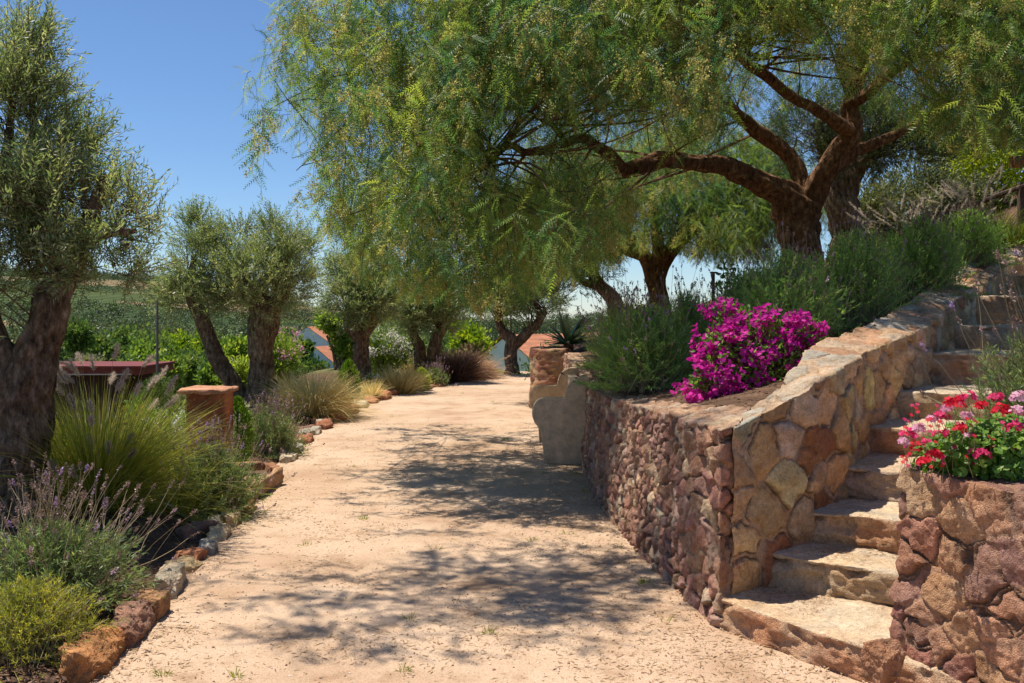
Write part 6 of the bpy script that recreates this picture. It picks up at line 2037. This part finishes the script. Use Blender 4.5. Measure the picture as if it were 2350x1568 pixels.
def far_scrub():
    """Orchards and scrub further off, read as one mass."""
    rng = np.random.default_rng(63)
    g = Geo()
    n = 3000
    dd = 70 + 900 * rng.random(n) ** 1.25
    az = U(rng, -0.62, 0.18, n)
    x, y = dd * np.sin(az), dd * np.cos(az)
    q = np.stack([x, y, np.zeros(n)], 1)
    keep = (fbm(q, 0.012, 9, 3) > 0.0 - 0.25 * (dd > 350)) | (rng.random(n) < 0.08)
    keep &= ~((az > -0.245) & (az < -0.13) & (dd < 215))
    x, y, dd = x[keep], y[keep], dd[keep]
    z = ground_z(x, y)
    n = len(x)
    k = 120
    h = U(rng, 1.4, 3.4, n) * (1 + dd / 900)
    cen = np.stack([x, y, z + h * 0.45], 1)
    p = cen[:, None] + rng.normal(size=(n, k, 3)) * np.stack([h * 0.45, h * 0.45, h * 0.27], 1)[:, None]
    tn = np.clip(0.42 + np.repeat(rng.normal(0, 0.2, n), k) + rng.normal(0, 0.12, n * k), 0, 1)
    LL = np.repeat(h * 0.17, k)
    leaves(g, p.reshape(-1, 3), rand_dirs(rng, n * k), LL, LL * 0.7, rng, tn, cup=0.1)
    tag(g.build('valley_scrub', M['scrub_leaf']), 'distant orchard trees and scrub scattered over the valley and hills', 'scrub', None, 'stuff')
far_scrub()

# ------------------------------------------------------------------ litter, pebbles, weeds
def path_top(x, y):
    p = np.stack([x, y, np.zeros(len(x))], 1)
    return fbm(p, 1.1, 3, 4) * 0.014 + 0.01

def ground_bits():
    rng = np.random.default_rng(81)
    # dry needles and leaves on the path
    g = Geo()
    n = 85000
    y = 3.6 + 17 * rng.random(n) ** 1.7
    x = path_left(y) + (path_right(y) - path_left(y)) * rng.random(n)
    p = np.stack([x, y, np.zeros(n)], 1)
    edge = np.minimum(x - path_left(y), path_right(y) - x)
    dens = smooth(-0.15, 0.65, fbm(p, 1.6, 91, 4)) * 0.8 + 0.9 * (1 - smooth(0.05, 0.38, edge)) + 1.2 * (1 - smooth(0.3, 0.95 + 0.3 * fbm(p, 2.5, 97, 2), path_right(y) - x)) * (y < 9) + 0.05
    keep = rng.random(n) < dens
    x, y = x[keep], y[keep]
    n = len(x)
    z = path_top(x, y) + 0.0015 + 0.002 * rng.random(n)
    a = U(rng, 0, 6.283, n)
    d = np.stack([np.cos(a), np.sin(a), rng.normal(0, 0.04, n)], 1)
    LL = 0.006 + 0.045 * rng.random(n) ** 2.2
    leaves(g, np.stack([x, y, z], 1), d, LL, LL * U(rng, 0.06, 0.22, n) + 0.001, rng, np.clip(rng.normal(0.5, 0.3, n), 0, 1), up=(0, 0, 6.0))
    tag(g.build('leaf_litter', M['litter']), 'dry leaves and needles strewn over the sandy path', 'leaf litter', None, 'stuff')
    # pebbles
    g = Geo()
    n = 9000
    y = 3.6 + 12 * rng.random(n) ** 1.8
    x = path_left(y) + 0.05 + (path_right(y) - path_left(y) - 0.1) * rng.random(n)
    z = path_top(x, y)
    s = 0.0025 + 0.006 * rng.random(n) ** 3
    V0, F0 = ICO[1]
    V = np.stack([x, y, z], 1)[:, None] + V0[None] * (s[:, None] * U(rng, 0.7, 1.3, (n, 3)))[:, None]
    F_ = (F0[None] + (np.arange(n) * len(V0))[:, None, None]).reshape(-1, 3)
    g.add(V.reshape(-1, 3), F_, np.repeat(rng.random(n), len(V0)))
    tag(g.build('pebbles', M['pebble']), 'small gravel grains on the path', 'gravel', None, 'stuff')
    # bark mulch and debris in the beds
    g = Geo()
    n = 26000
    y = 4.3 + 20 * rng.random(n) ** 1.6
    x = path_left(y) + 0.05 - 3.4 * rng.random(n) ** 1.5
    z = ground_z(x, y) + 0.008
    a = U(rng, 0, 6.283, n)
    d = np.stack([np.cos(a), np.sin(a), rng.normal(0, 0.25, n)], 1)
    LL = U(rng, 0.015, 0.055, n)
    leaves(g, np.stack([x, y, z], 1), d, LL, LL * U(rng, 0.12, 0.5, n), rng, np.clip(rng.normal(0.45, 0.28, n), 0, 1), up=(0, 0, 1.5))
    n = 9000
    y = 5.9 + 10 * rng.random(n) ** 1.5
    x = 1.1 + 4 * rng.random(n)
    ok = in_poly(x, y, TERR_L)
    x, y = x[ok], y[ok]
    n = len(x)
    z = ground_z(x, y) + 0.01
    a = U(rng, 0, 6.283, n)
    d = np.stack([np.cos(a), np.sin(a), rng.normal(0, 0.25, n)], 1)
    LL = U(rng, 0.012, 0.05, n)
    leaves(g, np.stack([x, y, z], 1), d, LL, LL * 0.35, rng, np.clip(rng.normal(0.45, 0.28, n), 0, 1), up=(0, 0, 1.5))
    tag(g.build('mulch', M['mulch']), 'brown bark mulch and twigs on the planting beds', 'mulch', None, 'stuff')
    # needles caught on the steps
    g = Geo()
    for k, (a_, b_, z0, z1) in enumerate(STEPS[:8]):
        nx_ = STEPS[k + 1]
        n = 1500 if k < 5 else 500
        s, t = rng.random(n), rng.random(n) ** 0.6
        A0 = np.array(b_) + (np.array(a_) - np.array(b_)) * s[:, None]
        A1 = np.array(nx_[1]) + (np.array(nx_[0]) - np.array(nx_[1])) * s[:, None]
        q = A0 + (A1 - A0) * t[:, None]
        p = np.concatenate([q, np.zeros((n, 1))], 1)
        keep = rng.random(n) < smooth(-0.2, 0.5, fbm(p, 4, 95, 3) + 0.5 * (t - 0.5))
        q = q[keep]
        n = len(q)
        a = U(rng, 0, 6.283, n)
        d = np.stack([np.cos(a), np.sin(a), rng.normal(0, 0.1, n)], 1)
        zz = []
        for p_ in q:
            hit = STEP_TREE[k].ray_cast(Vector((p_[0], p_[1], z1 + 0.3)), Vector((0, 0, -1)))
            zz.append(hit[0].z if hit[0] is not None and hit[0].z > z1 - 0.1 else -1.0)
        zz = np.array(zz) + 0.004
        leaves(g, np.concatenate([q, zz[:, None]], 1), d, U(rng, 0.015, 0.05, n), 0.003, rng, np.clip(rng.normal(0.35, 0.3, n), 0, 1), up=(0, 0, 4))
    tag(g.build('step_litter', M['litter']), 'dry needles gathered on the stone steps', 'leaf litter', None, 'stuff')
    # weeds
    g = Geo()
    spots = [(940, 1425), (1125, 1455), (375, 1555), (540, 1555), (1300, 1230), (1220, 1245), (1000, 1265), (835, 1195), (1345, 1080), (1320, 1090), (810, 1075), (1130, 925), (1135, 940), (1060, 905), (900, 960), (705, 1255), (1160, 1010), (1250, 1090), (1480, 1340), (1420, 1260), (1345, 1130), (930, 1540), (1530, 1430)]
    for (u, v) in spots:
        d = EYE * FPX / (v - 720.0)
        x = (u - 1175) * d / FPX
        blades(g, rng, int(U(rng, 14, 34)), (x, d, 0.005), 0.03, (0.025, 0.075), 0.9, 0.004, 0.3, 3, (0.35, 0.2))
    tag(g.build('path_weeds', M['fountain_blade']), 'tiny green weeds sprouting here and there in the sandy path', 'weeds', None, 'stuff')
    g = Geo()
    for k in range(70):
        y = U(rng, 6, 17)
        x = path_left(y) - U(rng, 0.3, 2.4)
        blades(g, rng, 30, (x, y, gz(x, y)), 0.1, (0.06, 0.2), 0.8, 0.005, 0.4, 3, (0.5, 0.3))
    tag(g.build('bed_weeds', M['fountain_blade']), 'low grassy ground cover among the plants of the left-hand bed', 'ground cover', None, 'stuff')
ground_bits()
